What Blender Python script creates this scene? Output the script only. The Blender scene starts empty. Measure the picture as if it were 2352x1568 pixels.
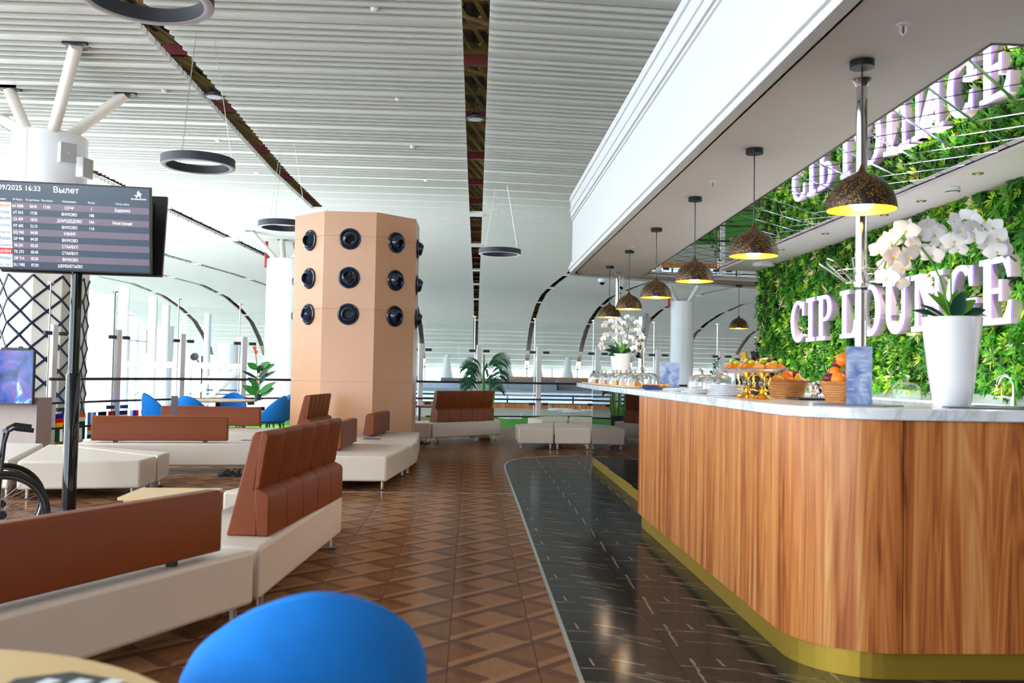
import bpy, bmesh, math, random
from mathutils import Vector, Matrix
random.seed(7)
scene = bpy.context.scene
C = scene.collection
R = math.radians
PI = math.pi

# ---------------------------------------------------------------- camera, world, exposure
FPX = 2080.0
EYE = 1.35
yaw, pitch, roll = R(2.6047), R(2.0031), R(1.05)
fw = Vector((math.sin(yaw) * math.cos(pitch), math.cos(yaw) * math.cos(pitch), math.sin(pitch)))
r0 = Vector((math.cos(yaw), -math.sin(yaw), 0))
u0 = r0.cross(fw)
rt = r0 * math.cos(roll) + u0 * math.sin(roll)
up = u0 * math.cos(roll) - r0 * math.sin(roll)
cam = bpy.data.cameras.new('camera')
cam.sensor_width = 36.0
cam.lens = FPX / 2352 * 36.0
cam.clip_start = 0.05
cam.clip_end = 500
cam.dof.use_dof = True
cam.dof.focus_distance = 13.0
cam.dof.aperture_fstop = 3.2
camo = bpy.data.objects.new('camera', cam)
M = Matrix((rt, up, -fw)).transposed().to_4x4()
M.translation = Vector((0, 0, EYE))
camo.matrix_world = M
C.objects.link(camo)
scene.camera = camo

world = bpy.data.worlds.new('sky')
scene.world = world
world.use_nodes = True
bg = world.node_tree.nodes['Background']
bg.inputs[0].default_value = (0.86, 0.93, 1.0, 1)
bg.inputs[1].default_value = 6.0

scene.view_settings.view_transform = 'Standard'
scene.view_settings.look = 'None'
scene.view_settings.gamma = 1.0
scene.view_settings.exposure = 0.3
scene.view_settings.use_curve_mapping = False

# ---------------------------------------------------------------- materials
def lin(c):
    return tuple(((v / 12.92) if v <= 0.04045 else ((v + 0.055) / 1.055) ** 2.4) for v in c)

def hexc(r, g, b):
    return lin((r / 255, g / 255, b / 255))

class NT:
    def __init__(s, name):
        s.m = bpy.data.materials.new(name)
        s.m.use_nodes = True
        s.t = s.m.node_tree
        s.b = s.t.nodes['Principled BSDF']
        s.out = s.t.nodes['Material Output']
    def n(s, typ, **kw):
        x = s.t.nodes.new(typ)
        for k, v in kw.items():
            setattr(x, k, v)
        return x
    def l(s, a, b):
        s.t.links.new(a, b)
    def setin(s, sock, v):
        if hasattr(v, 'is_output'):
            s.l(v, sock)
        else:
            sock.default_value = v
    def math(s, op, a, b=0.0, c=None, clamp=False):
        x = s.n('ShaderNodeMath', operation=op, use_clamp=clamp)
        s.setin(x.inputs[0], a)
        s.setin(x.inputs[1], b)
        if c is not None:
            s.setin(x.inputs[2], c)
        return x.outputs[0]
    def mix(s, f, a, b):
        x = s.n('ShaderNodeMix', data_type='RGBA')
        s.setin(x.inputs[0], f)
        for i, v in ((6, a), (7, b)):
            if hasattr(v, 'is_output'):
                s.l(v, x.inputs[i])
            else:
                x.inputs[i].default_value = (*v[:3], 1)
        return x.outputs[2]
    def coord(s, kind='Object', scale=(1, 1, 1), rot=(0, 0, 0), loc=(0, 0, 0)):
        tc = s.n('ShaderNodeTexCoord')
        mp = s.n('ShaderNodeMapping')
        mp.inputs['Scale'].default_value = scale
        mp.inputs['Rotation'].default_value = rot
        mp.inputs['Location'].default_value = loc
        s.l(tc.outputs[kind], mp.inputs[0])
        return mp.outputs[0]
    def noise(s, vec, scale=5.0, detail=3.0, rough=0.5, dist=0.0):
        x = s.n('ShaderNodeTexNoise')
        s.l(vec, x.inputs['Vector'])
        x.inputs['Scale'].default_value = scale
        x.inputs['Detail'].default_value = detail
        x.inputs['Roughness'].default_value = rough
        x.inputs['Distortion'].default_value = dist
        return x.outputs['Fac']
    def ramp(s, f, stops):
        x = s.n('ShaderNodeValToRGB')
        s.l(f, x.inputs[0])
        els = x.color_ramp.elements
        while len(els) < len(stops):
            els.new(0.5)
        for e, (p, c) in zip(els, stops):
            e.position = p
            e.color = (*c[:3], 1)
        return x.outputs[0]
    def bump(s, h, strength=0.2, dist=0.01):
        x = s.n('ShaderNodeBump')
        x.inputs['Strength'].default_value = strength
        x.inputs['Distance'].default_value = dist
        s.l(h, x.inputs['Height'])
        s.l(x.outputs[0], s.b.inputs['Normal'])
    def color(s, c):
        s.setin(s.b.inputs['Base Color'], c if hasattr(c, 'is_output') else (*c[:3], 1))

MATS = {}
def mat(name, col, rough=0.5, metal=0.0, var=0.06, vscale=6.0, bump=0.0, bscale=60.0, emit=None, estr=0.0, spec=None, coat=0.0):
    t = NT(name)
    v = t.coord('Object')
    f = t.noise(v, vscale, 3.0)
    lo = tuple(max(0, c * (1 - var)) for c in col)
    hi = tuple(min(1, c * (1 + var)) for c in col)
    t.color(t.mix(f, lo, hi))
    t.b.inputs['Roughness'].default_value = rough
    t.b.inputs['Metallic'].default_value = metal
    if spec is not None:
        t.b.inputs['Specular IOR Level'].default_value = spec
    if coat:
        t.b.inputs['Coat Weight'].default_value = coat
        t.b.inputs['Coat Roughness'].default_value = 0.05
    if bump:
        t.bump(t.noise(v, bscale, 2.0), bump, 0.004)
    if emit:
        t.b.inputs['Emission Color'].default_value = (*emit, 1)
        t.b.inputs['Emission Strength'].default_value = estr
    MATS[name] = t.m
    return t.m

def glassmat(name, tint=(0.95, 0.98, 0.98), ior=1.45, rough=0.01, pw_=4.0, k_=0.75):
    t = NT(name)
    tr = t.n('ShaderNodeBsdfTransparent')
    tr.inputs[0].default_value = (*tint, 1)
    gl = t.n('ShaderNodeBsdfGlossy')
    gl.inputs['Roughness'].default_value = rough
    lw = t.n('ShaderNodeLayerWeight')
    lw.inputs[0].default_value = 0.5
    fr = t.math('ADD', t.math('MULTIPLY', t.math('POWER', lw.outputs['Facing'], pw_), k_), (ior - 1) ** 2 / (ior + 1) ** 2)
    mx = t.n('ShaderNodeMixShader')
    t.l(fr, mx.inputs[0])
    t.l(tr.outputs[0], mx.inputs[1])
    t.l(gl.outputs[0], mx.inputs[2])
    t.l(mx.outputs[0], t.out.inputs[0])
    MATS[name] = t.m
    return t.m

mat('slat_white', hexc(218, 220, 214), 0.36, var=0.02, vscale=0.6, spec=0.35)
mat('slat_back', hexc(90, 92, 88), 0.8)
mat('deck', hexc(134, 124, 110), 0.7, var=0.2, vscale=2)
mat('purlin', hexc(168, 140, 84), 0.6, var=0.15)
mat('red_steel', hexc(122, 22, 26), 0.45)
mat('cream_leather', hexc(214, 200, 186), 0.42, var=0.03, bump=0.12, bscale=220)
mat('brown_leather', hexc(126, 60, 24), 0.46, var=0.06, bump=0.15, bscale=240, spec=0.28)
mat('steel', hexc(205, 206, 208), 0.25, 1.0, var=0.02)
mat('chrome', hexc(235, 236, 240), 0.06, 1.0, var=0.0)
mat('black_metal', hexc(26, 30, 36), 0.35, 0.0, var=0.05)
mat('black_gloss', hexc(14, 16, 20), 0.05, 0.0, var=0.0)
mat('black_rubber', hexc(24, 24, 27), 0.6)
mat('black_glass', hexc(10, 13, 18), 0.02, 0.0, var=0.0, spec=0.9)
mat('gold_brushed', hexc(212, 176, 70), 0.36, 0.75, var=0.05, vscale=3)
mat('gold_bright', hexc(236, 190, 88), 0.14, 1.0, var=0.05)
mat('white_paint', hexc(238, 240, 243), 0.45, var=0.015)
mat('white_gloss', hexc(240, 243, 248), 0.12, var=0.01, coat=0.4)
mat('column_white', hexc(240, 242, 246), 0.25, var=0.01)
mat('offwhite', hexc(232, 228, 218), 0.5, var=0.02)
mat('soffit', hexc(240, 234, 236), 0.6, var=0.02)
MATS['tower_peach'] = mat('tower_peach', hexc(214, 150, 96), 0.34, var=0.03, vscale=1.5, spec=1.0, coat=0.7)
MATS['tower_peach'].node_tree.nodes['Principled BSDF'].inputs['Coat Roughness'].default_value = 0.34
mat('navy_jet', hexc(18, 40, 66), 0.12, 0.0, var=0.05, coat=0.6)
mat('jet_dark', hexc(6, 8, 12), 0.5)
mat('charcoal', hexc(52, 56, 66), 0.5, var=0.04)
mat('ring_glow', hexc(205, 205, 215), 0.4, var=0.0)
mat('blue_fabric', hexc(10, 132, 232), 0.85, var=0.12, vscale=14, bump=0.3, bscale=500)
mat('beech', hexc(226, 190, 128), 0.4, var=0.05, vscale=3)
mat('oak_leg', hexc(176, 124, 84), 0.45, var=0.1)
mat('taupe', hexc(172, 156, 150), 0.5)
mat('gold_base', hexc(196, 148, 40), 0.35, 0.4)
mat('lattice_navy', hexc(14, 32, 62), 0.35)
mat('grey_box', hexc(178, 182, 182), 0.5)
mat('mirror', (0.93, 0.93, 0.95), 0.0, 1.0, var=0.0)
mat('mirror_edge', (0.55, 0.55, 0.75), 0.12, 1.0, var=0.0)
mat('pend_out', hexc(40, 33, 30), 0.42, 0.3, var=0.1)
mat('pend_in', hexc(250, 190, 50), 0.35, 0.25, var=0.03)
mat('bulb', (1, 0.93, 0.8), 0.4, emit=(1.0, 0.86, 0.62), estr=34.0)
mat('letter_face', hexc(240, 238, 255), 0.4, var=0.0, emit=(0.80, 0.72, 1.0), estr=0.7)
mat('letter_edge', hexc(150, 120, 250), 0.4, var=0.0, emit=(0.25, 0.12, 1.0), estr=1.3)
mat('letter_side', hexc(176, 164, 162), 0.5, var=0.02)
mat('red_orange', hexc(240, 96, 20), 0.4)
mat('stem_green', hexc(86, 150, 40), 0.5, var=0.2)
mat('leaf_green', hexc(36, 132, 34), 0.4, var=0.3, vscale=9)
mat('leaf_dark', hexc(14, 62, 44), 0.35, var=0.25, vscale=9)
mat('palm_green', hexc(24, 92, 58), 0.45, var=0.3, vscale=9)
mat('palm_trunk', hexc(92, 160, 50), 0.5, var=0.2)
mat('petal', hexc(246, 246, 248), 0.55, var=0.03)
mat('petal_heart', hexc(222, 196, 90), 0.5)
mat('orange_fruit', hexc(246, 132, 14), 0.45, var=0.08, vscale=30, bump=0.25, bscale=160)
mat('green_apple', hexc(190, 214, 40), 0.3, var=0.12)
mat('red_apple', hexc(112, 22, 40), 0.28, var=0.25)
mat('pear_yellow', hexc(234, 186, 40), 0.4, var=0.1)
mat('kiwi', hexc(120, 104, 44), 0.7, var=0.15)
mat('wicker', hexc(192, 126, 66), 0.55, var=0.25, vscale=40)
mat('napkin_blue', hexc(20, 62, 128), 0.6)
mat('bottle_dark', hexc(16, 24, 20), 0.08)
mat('label_cream', hexc(226, 210, 160), 0.6)
mat('bread', hexc(214, 150, 78), 0.7, var=0.3, vscale=40)
mat('slate', hexc(56, 74, 88), 0.3, var=0.1)
mat('diorama_green', hexc(58, 148, 20), 0.8, var=0.12, vscale=1.2)
mat('concrete', hexc(206, 204, 196), 0.6, var=0.06)
mat('foil', hexc(176, 196, 216), 0.30, 0.75, var=0.2, vscale=3, bump=0.9, bscale=5)
mat('roof_grey', hexc(150, 150, 158), 0.6, var=0.1)
mat('mullion', hexc(176, 184, 190), 0.4)
mat('rail_brown', hexc(70, 52, 50), 0.3, 0.3)
mat('grout', hexc(58, 40, 28), 0.8)
mat('grout_dark', hexc(22, 22, 24), 0.8)
mat('paper_white', hexc(238, 240, 244), 0.6)
mat('text_white', hexc(240, 242, 245), 0.6, var=0.0, emit=(0.9, 0.92, 0.95), estr=0.5)
mat('screen_dark', hexc(66, 82, 100), 0.25, var=0.02, emit=hexc(66, 82, 100), estr=0.30)
mat('screen_row', hexc(122, 112, 128), 0.25, var=0.02, emit=hexc(122, 112, 128), estr=0.30)
mat('screen_logo', hexc(226, 236, 214), 0.3, var=0.02, emit=hexc(216, 232, 206), estr=0.35)
mat('logo_red', hexc(206, 56, 62), 0.4, var=0.0, emit=hexc(206, 56, 62), estr=0.3)
mat('logo_blue', hexc(60, 110, 190), 0.4, var=0.0, emit=hexc(60, 110, 190), estr=0.3)
mat('floor_strip', hexc(186, 188, 184), 0.3, 0.8, var=0.05)
mat('red_pole', hexc(170, 24, 34), 0.45)
mat('skin_pink', hexc(206, 96, 110), 0.5)
glassmat('pane', (0.93, 0.97, 0.97), 1.5, 0.004)
glassmat('clear_glass', (0.90, 0.925, 0.945), 1.75, 0.02, 2.0, 0.85)
t = NT('dome_glass')
gl = t.n('ShaderNodeBsdfGlass')
gl.inputs['Color'].default_value = (0.97, 0.98, 0.985, 1)
gl.inputs['IOR'].default_value = 1.46
gl.inputs['Roughness'].default_value = 0.0
t.l(gl.outputs[0], t.out.inputs[0])
MATS['dome_glass'] = t.m
glassmat('acrylic', (0.9, 0.93, 0.97), 1.5, 0.02)

# counter wood: long vertical grain with darker cathedral streaks
t = NT('counter_wood')
v = t.coord('Object', (9.0, 9.0, 0.28))
n1 = t.noise(v, 1.4, 4.0, 0.55, 0.6)
v2 = t.coord('Object', (60.0, 60.0, 0.7))
n2 = t.noise(v2, 1.0, 3.0, 0.6, 0.3)
v3 = t.coord('Object', (3.2, 3.2, 0.16))
n3 = t.noise(v3, 1.5, 2.0, 0.5, 2.2)
wv = t.math('SINE', t.math('MULTIPLY', n3, 60.0))
s0 = t.math('ADD', t.math('MULTIPLY', n1, 0.70), t.math('MULTIPLY', n2, 0.26))
s0 = t.math('ADD', s0, t.math('MULTIPLY', wv, 0.05))
t.color(t.ramp(s0, [(0.30, hexc(130, 66, 30)), (0.42, hexc(186, 106, 52)), (0.54, hexc(210, 136, 74)), (0.68, hexc(230, 170, 108))]))
t.b.inputs['Roughness'].default_value = 0.32
MATS['counter_wood'] = t.m

# white quartz with faint grey veins
t = NT('quartz')
v = t.coord('Object', (1, 1, 1))
n1 = t.noise(v, 1.6, 5.0, 0.6, 1.6)
vein = t.math('MULTIPLY', t.math('ABSOLUTE', t.math('SUBTRACT', n1, 0.5)), 22.0, clamp=True)
t.color(t.mix(vein, hexc(206, 211, 218), hexc(238, 241, 246)))
t.b.inputs['Roughness'].default_value = 0.16
MATS['quartz'] = t.m

# parquet-print tile: diagonal bands and corner bars printed on each tile (UV 0..1 per tile)
def tile_uv(t):
    u = t.n('ShaderNodeUVMap')
    u.uv_map = 'UVMap'
    s = t.n('ShaderNodeSeparateXYZ')
    t.l(u.outputs[0], s.inputs[0])
    return u.outputs[0], s.outputs[0], s.outputs[1]
t = NT('parquet_tile')
uv, U_, V_ = tile_uv(t)
mp = t.n('ShaderNodeMapping')
mp.inputs['Scale'].default_value = (3, 26, 1)
mp.inputs['Rotation'].default_value = (0, 0, R(45))
t.l(uv, mp.inputs[0])
oi = t.n('ShaderNodeObjectInfo')
gr1 = t.noise(mp.outputs[0], 1.0, 3.0, 0.55, 0.8)
mp2 = t.n('ShaderNodeMapping')
mp2.inputs['Scale'].default_value = (30, 4, 1)
t.l(uv, mp2.inputs[0])
gr2 = t.noise(mp2.outputs[0], 1.0, 3.0, 0.55, 0.8)
d1 = t.math('SUBTRACT', V_, U_)
d2 = t.math('SUBTRACT', t.math('ADD', U_, V_), 1.0)
band_l = t.math('MULTIPLY', t.math('GREATER_THAN', d1, 0.0), t.math('LESS_THAN', d1, 0.17))
band_d = t.math('MULTIPLY', t.math('GREATER_THAN', d1, -0.17), t.math('LESS_THAN', d1, 0.0))
inb = t.math('MAXIMUM', band_l, band_d)
bar = t.math('MULTIPLY', t.math('LESS_THAN', t.math('ABSOLUTE', d2), 0.11), t.math('SUBTRACT', 1.0, inb))
topt = t.math('MULTIPLY', t.math('GREATER_THAN', d1, 0.0), t.math('GREATER_THAN', d2, 0.0))
bott = t.math('MULTIPLY', t.math('LESS_THAN', d1, 0.0), t.math('LESS_THAN', d2, 0.0))
lt = t.math('MAXIMUM', topt, bott)
base = t.mix(gr2, hexc(104, 69, 45), hexc(136, 93, 62))
light = t.mix(gr2, hexc(125, 86, 59), hexc(155, 113, 79))
bl = t.mix(gr1, hexc(130, 91, 63), hexc(164, 122, 88))
bd = t.mix(gr1, hexc(87, 59, 45), hexc(108, 76, 56))
br = t.mix(gr1, hexc(87, 59, 45), hexc(119, 83, 59))
col = t.mix(lt, base, light)
col = t.mix(bar, col, br)
col = t.mix(band_l, col, bl)
col = t.mix(band_d, col, bd)
t.color(col)
t.b.inputs['Roughness'].default_value = 0.6
t.b.inputs['Specular IOR Level'].default_value = 0.0
gl = t.n('ShaderNodeBsdfGlossy')
gl.inputs['Roughness'].default_value = 0.13
lw = t.n('ShaderNodeLayerWeight')
lw.inputs[0].default_value = 0.5
mx = t.n('ShaderNodeMixShader')
t.l(t.math('ADD', t.math('MULTIPLY', t.math('POWER', lw.outputs['Facing'], 5.0), 0.26), 0.02), mx.inputs[0])
t.l(t.b.outputs[0], mx.inputs[1])
t.l(gl.outputs[0], mx.inputs[2])
t.l(mx.outputs[0], t.out.inputs[0])
MATS['parquet_tile'] = t.m

# dark marble tile with a repeated vein print
t = NT('marble_tile')
uv, U_, V_ = tile_uv(t)
nz = t.n('ShaderNodeTexNoise')
t.l(uv, nz.inputs['Vector'])
nz.inputs['Scale'].default_value = 9.0
nz.inputs['Detail'].default_value = 4.0
sp = t.n('ShaderNodeSeparateXYZ')
t.l(nz.outputs['Color'], sp.inputs[0])
uu = t.math('ADD', U_, t.math('MULTIPLY', t.math('SUBTRACT', sp.outputs[0], 0.5), 0.04))
vv = t.math('ADD', V_, t.math('MULTIPLY', t.math('SUBTRACT', sp.outputs[1], 0.5), 0.055))
def seg(x0, y0, x1, y1, w):
    dx, dy = x1 - x0, y1 - y0
    L = math.hypot(dx, dy)
    dx, dy = dx / L, dy / L
    a = t.math('SUBTRACT', uu, x0)
    b = t.math('SUBTRACT', vv, y0)
    along = t.math('ADD', t.math('MULTIPLY', a, dx), t.math('MULTIPLY', b, dy))
    perp = t.math('ABSOLUTE', t.math('SUBTRACT', t.math('MULTIPLY', a, dy), t.math('MULTIPLY', b, dx)))
    ins = t.math('MULTIPLY', t.math('GREATER_THAN', along, 0.0), t.math('LESS_THAN', along, L))
    line = t.math('SUBTRACT', 1.0, t.math('DIVIDE', perp, w), clamp=True)
    return t.math('MULTIPLY', ins, line)
vs = None
for a in [(0.10, 0.30, 0.13, 0.97, 0.014), (0.0, 0.80, 0.45, 0.70, 0.009), (0.38, 0.72, 1.0, 0.42, 0.010), (0.50, 0.95, 0.74, 0.80, 0.010),
          (0.55, 0.62, 0.98, 0.22, 0.009), (0.33, 0.98, 0.35, 0.80, 0.010), (0.2, 0.45, 0.75, 0.30, 0.005), (0.70, 0.62, 0.95, 0.5, 0.007)]:
    q = seg(*a)
    vs = q if vs is None else t.math('MAXIMUM', vs, q)
fade = t.noise(uv, 5.0, 2.0)
vs = t.math('MULTIPLY', vs, t.math('MULTIPLY', t.math('SUBTRACT', fade, 0.25), 2.4, clamp=True), clamp=True)
cl = t.noise(uv, 3.0, 4.0, 0.6)
t.color(t.mix(vs, t.mix(cl, hexc(36, 36, 36), hexc(58, 57, 55)), hexc(200, 192, 174)))
t.b.inputs['Roughness'].default_value = 0.6
t.b.inputs['Specular IOR Level'].default_value = 0.0
gl = t.n('ShaderNodeBsdfGlossy')
gl.inputs['Roughness'].default_value = 0.12
lw = t.n('ShaderNodeLayerWeight')
lw.inputs[0].default_value = 0.5
mx = t.n('ShaderNodeMixShader')
t.l(t.math('ADD', t.math('MULTIPLY', t.math('POWER', lw.outputs['Facing'], 4.5), 0.34), 0.03), mx.inputs[0])
t.l(t.b.outputs[0], mx.inputs[1])
t.l(gl.outputs[0], mx.inputs[2])
t.l(mx.outputs[0], t.out.inputs[0])
MATS['marble_tile'] = t.m

# foliage: colour carried by each leaf
t = NT('foliage')
a = t.n('ShaderNodeVertexColor')
a.layer_name = 'Col'
t.color(a.outputs[0])
t.b.inputs['Roughness'].default_value = 0.45
tl = t.n('ShaderNodeBsdfTranslucent')
t.l(a.outputs[0], tl.inputs[0])
mx = t.n('ShaderNodeMixShader')
mx.inputs[0].default_value = 0.3
t.l(t.b.outputs[0], mx.inputs[1])
t.l(tl.outputs[0], mx.inputs[2])
t.l(mx.outputs[0], t.out.inputs[0])
MATS['foliage'] = t.m

# pendant shade with hammered speckle print
t = NT('pend_speckle')
v = t.coord('Object', (1, 1, 1))
vo = t.n('ShaderNodeTexVoronoi')
t.l(v, vo.inputs['Vector'])
vo.inputs['Scale'].default_value = 120.0
m_ = t.math('LESS_THAN', vo.outputs['Distance'], 0.31)
sz = t.n('ShaderNodeSeparateXYZ')
t.l(v, sz.inputs[0])
nn = t.noise(v, 14.0, 2.0)
m_ = t.math('MULTIPLY', m_, t.math('GREATER_THAN', nn, 0.40))
t.color(t.mix(m_, hexc(46, 36, 32), hexc(206, 150, 50)))
t.b.inputs['Roughness'].default_value = 0.4
t.b.inputs['Metallic'].default_value = 0.35
t.bump(vo.outputs['Distance'], 0.4, 0.004)
MATS['pend_speckle'] = t.m

# picture running on the television
t = NT('tv_picture')
v = t.coord('Object', (1, 1, 1))
n1 = t.noise(v, 3.2, 3.0, 0.6, 1.2)
col = t.ramp(n1, [(0.30, hexc(10, 20, 60)), (0.45, hexc(26, 62, 140)), (0.55, hexc(90, 60, 130)), (0.63, hexc(40, 110, 190)), (0.75, hexc(190, 210, 230))])
t.color(col)
t.l(col, t.b.inputs['Emission Color'])
t.b.inputs['Emission Strength'].default_value = 0.5
t.b.inputs['Roughness'].default_value = 0.1
MATS['tv_picture'] = t.m

# menu print, its colours whitened to stand for glossy reflection
t = NT('menu_print')
v = t.coord('Object', (1, 1, 1))
n1 = t.noise(v, 9.0, 3.0, 0.6, 0.8)
t.color(t.ramp(n1, [(0.36, hexc(128, 146, 198)), (0.5, hexc(190, 204, 232)), (0.62, hexc(240, 243, 250))]))
t.b.inputs['Roughness'].default_value = 0.12
MATS['menu_print'] = t.m

# ---------------------------------------------------------------- mesh helpers
class MB:
    def __init__(s):
        s.v = []; s.f = []; s.m = []; s.uv = None
    def face(s, idx, mi=0):
        s.f.append(tuple(idx)); s.m.append(mi)
    def box(s, x0, x1, y0, y1, z0, z1, mi=0):
        b = len(s.v)
        s.v += [(x0, y0, z0), (x1, y0, z0), (x1, y1, z0), (x0, y1, z0), (x0, y0, z1), (x1, y0, z1), (x1, y1, z1), (x0, y1, z1)]
        for q in ((0, 3, 2, 1), (4, 5, 6, 7), (0, 1, 5, 4), (1, 2, 6, 5), (2, 3, 7, 6), (3, 0, 4, 7)):
            s.face([b + i for i in q], mi)
        return s
    def hexa(s, p, mi=0):
        b = len(s.v)
        s.v += [tuple(q) for q in p]
        for q in ((0, 3, 2, 1), (4, 5, 6, 7), (0, 1, 5, 4), (1, 2, 6, 5), (2, 3, 7, 6), (3, 0, 4, 7)):
            s.face([b + i for i in q], mi)
        return s
    def prism(s, poly, z0, z1, mi=0):
        b = len(s.v); n = len(poly)
        ar = sum(poly[i][0] * poly[(i + 1) % n][1] - poly[(i + 1) % n][0] * poly[i][1] for i in range(n))
        if ar < 0:
            poly = poly[::-1]
        s.v += [(x, y, z0) for x, y in poly] + [(x, y, z1) for x, y in poly]
        s.face([b + i for i in range(n)][::-1], mi)
        s.face([b + n + i for i in range(n)], mi)
        for i in range(n):
            j = (i + 1) % n
            s.face((b + i, b + j, b + n + j, b + n + i), mi)
        return s
    def extr(s, prof, p0, p1, across, mi=0):
        """profile [(a,z)] swept from p0 to p1; a measured along the horizontal vector across"""
        b = len(s.v); n = len(prof)
        for p in (p0, p1):
            for a, z in prof:
                s.v.append((p[0] + across[0] * a, p[1] + across[1] * a, z))
        s.face([b + i for i in range(n)], mi)
        s.face([b + n + i for i in range(n)][::-1], mi)
        for i in range(n):
            j = (i + 1) % n
            s.face((b + i, b + n + i, b + n + j, b + j), mi)
        return s
    def lathe(s, prof, seg=24, c=(0, 0, 0), mi=0, cap0=False, cap1=False, a0=0.0):
        b = len(s.v)
        for r, z in prof:
            for k in range(seg):
                a = a0 + 2 * PI * k / seg
                s.v.append((c[0] + r * math.cos(a), c[1] + r * math.sin(a), c[2] + z))
        for i in range(len(prof) - 1):
            for k in range(seg):
                k2 = (k + 1) % seg
                s.face((b + i * seg + k, b + i * seg + k2, b + (i + 1) * seg + k2, b + (i + 1) * seg + k), mi)
        if cap0:
            s.face([b + k for k in range(seg)][::-1], mi)
        if cap1:
            s.face([b + (len(prof) - 1) * seg + k for k in range(seg)], mi)
        return s
    def tube(s, pts, r, seg=8, closed=False, mi=0):
        pts = [Vector(p) for p in pts]
        n = len(pts); b = len(s.v)
        rad = r if isinstance(r, (list, tuple)) else [r] * n
        nrm = None
        for i, p in enumerate(pts):
            if closed:
                tg = pts[(i + 1) % n] - pts[i - 1]
            else:
                tg = pts[min(i + 1, n - 1)] - pts[max(i - 1, 0)]
            tg = tg.normalized() if tg.length > 1e-9 else Vector((0, 0, 1))
            if nrm is None:
                nrm = tg.orthogonal().normalized()
            else:
                nrm = nrm - tg * nrm.dot(tg)
                nrm = nrm.normalized() if nrm.length > 1e-6 else tg.orthogonal().normalized()
            bn = tg.cross(nrm)
            for k in range(seg):
                a = 2 * PI * k / seg
                s.v.append(tuple(p + (nrm * math.cos(a) + bn * math.sin(a)) * rad[i]))
        m = n if closed else n - 1
        for i in range(m):
            i2 = (i + 1) % n
            for k in range(seg):
                k2 = (k + 1) % seg
                s.face((b + i * seg + k, b + i * seg + k2, b + i2 * seg + k2, b + i2 * seg + k), mi)
        if not closed:
            s.face([b + k for k in range(seg)][::-1], mi)
            s.face([b + (n - 1) * seg + k for k in range(seg)], mi)
        return s
    def ball(s, c, r, seg=16, ring=10, mi=0, sz=1.0):
        prof = [(max(1e-4, r * math.sin(PI * i / ring)), -r * sz * math.cos(PI * i / ring)) for i in range(ring + 1)]
        return s.lathe(prof, seg, c, mi)
    def leaf(s, base, d, up_, L, W, bend=0.3, n=5, mi=0, fold=0.15):
        """a leaf blade growing from base along d, drooping against up_"""
        d = Vector(d).normalized(); u = Vector(up_)
        u = (u - d * u.dot(d)); u = u.normalized() if u.length > 1e-6 else d.orthogonal().normalized()
        side = d.cross(u)
        b = len(s.v); base = Vector(base)
        for i in range(n + 1):
            t_ = i / n
            w = W * 0.5 * (math.sin(PI * min(1, t_ * 0.92 + 0.06)) ** 0.8)
            p = base + d * (L * t_) - u * (bend * L * t_ * t_)
            s.v += [tuple(p - side * w + u * fold * w), tuple(p), tuple(p + side * w + u * fold * w)]
        for i in range(n):
            o = b + i * 3
            s.face((o, o + 1, o + 4, o + 3), mi)
            s.face((o + 1, o + 2, o + 5, o + 4), mi)
        return s
    def add(s, o, mtx=None, mi=None):
        b = len(s.v)
        s.v += [tuple(mtx @ Vector(p)) for p in o.v] if mtx else list(o.v)
        for f, m in zip(o.f, o.m):
            s.face([b + i for i in f], m if mi is None else mi)
        return s
    def mesh(s, name, mats, smooth=None, off=(0, 0, 0)):
        me = bpy.data.meshes.new(name)
        me.from_pydata([(x - off[0], y - off[1], z - off[2]) for x, y, z in s.v], [], s.f)
        for m in (mats if isinstance(mats, (list, tuple)) else [mats]):
            me.materials.append(MATS[m] if isinstance(m, str) else m)
        if len(me.materials) > 1:
            me.polygons.foreach_set('material_index', s.m)
        if s.uv:
            uvl = me.uv_layers.new(name='UVMap')
            uvl.data.foreach_set('uv', [c for q in s.uv for c in q])
        me.update()
        if smooth:
            me.shade_smooth()
            me.set_sharp_from_angle(angle=R(smooth))
        return me

def link(o, parent=None):
    C.objects.link(o)
    if parent is not None:
        o.parent = parent
    return o

def tag(o, label=None, cat=None, group=None, kind=None):
    if label: o['label'] = label
    if cat: o['category'] = cat
    if group: o['group'] = group
    if kind: o['kind'] = kind
    return o

def thing(name, loc=(0, 0, 0), rz=0.0, label=None, cat=None, group=None, kind=None):
    o = bpy.data.objects.new(name, None)
    o.empty_display_size = 0.1
    o.location = loc
    o.rotation_euler = (0, 0, rz)
    return tag(link(o), label, cat, group, kind)

def part(name, mb, mats, parent=None, smooth=None, bevel=0.0, bseg=2, kind=None, world=False, label=None):
    """mesh in the parent's own coordinates; world=True: vertices given in world space of an unrotated parent"""
    off = tuple(parent.location) if (world and parent is not None) else (0, 0, 0)
    o = bpy.data.objects.new(name, mb.mesh(name, mats, smooth, off))
    link(o, parent)
    if bevel:
        bv = o.modifiers.new('bevel', 'BEVEL')
        bv.width = bevel; bv.segments = bseg; bv.limit_method = 'ANGLE'; bv.angle_limit = R(40)
        bv.harden_normals = False
    return tag(o, label, None, None, kind)

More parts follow.
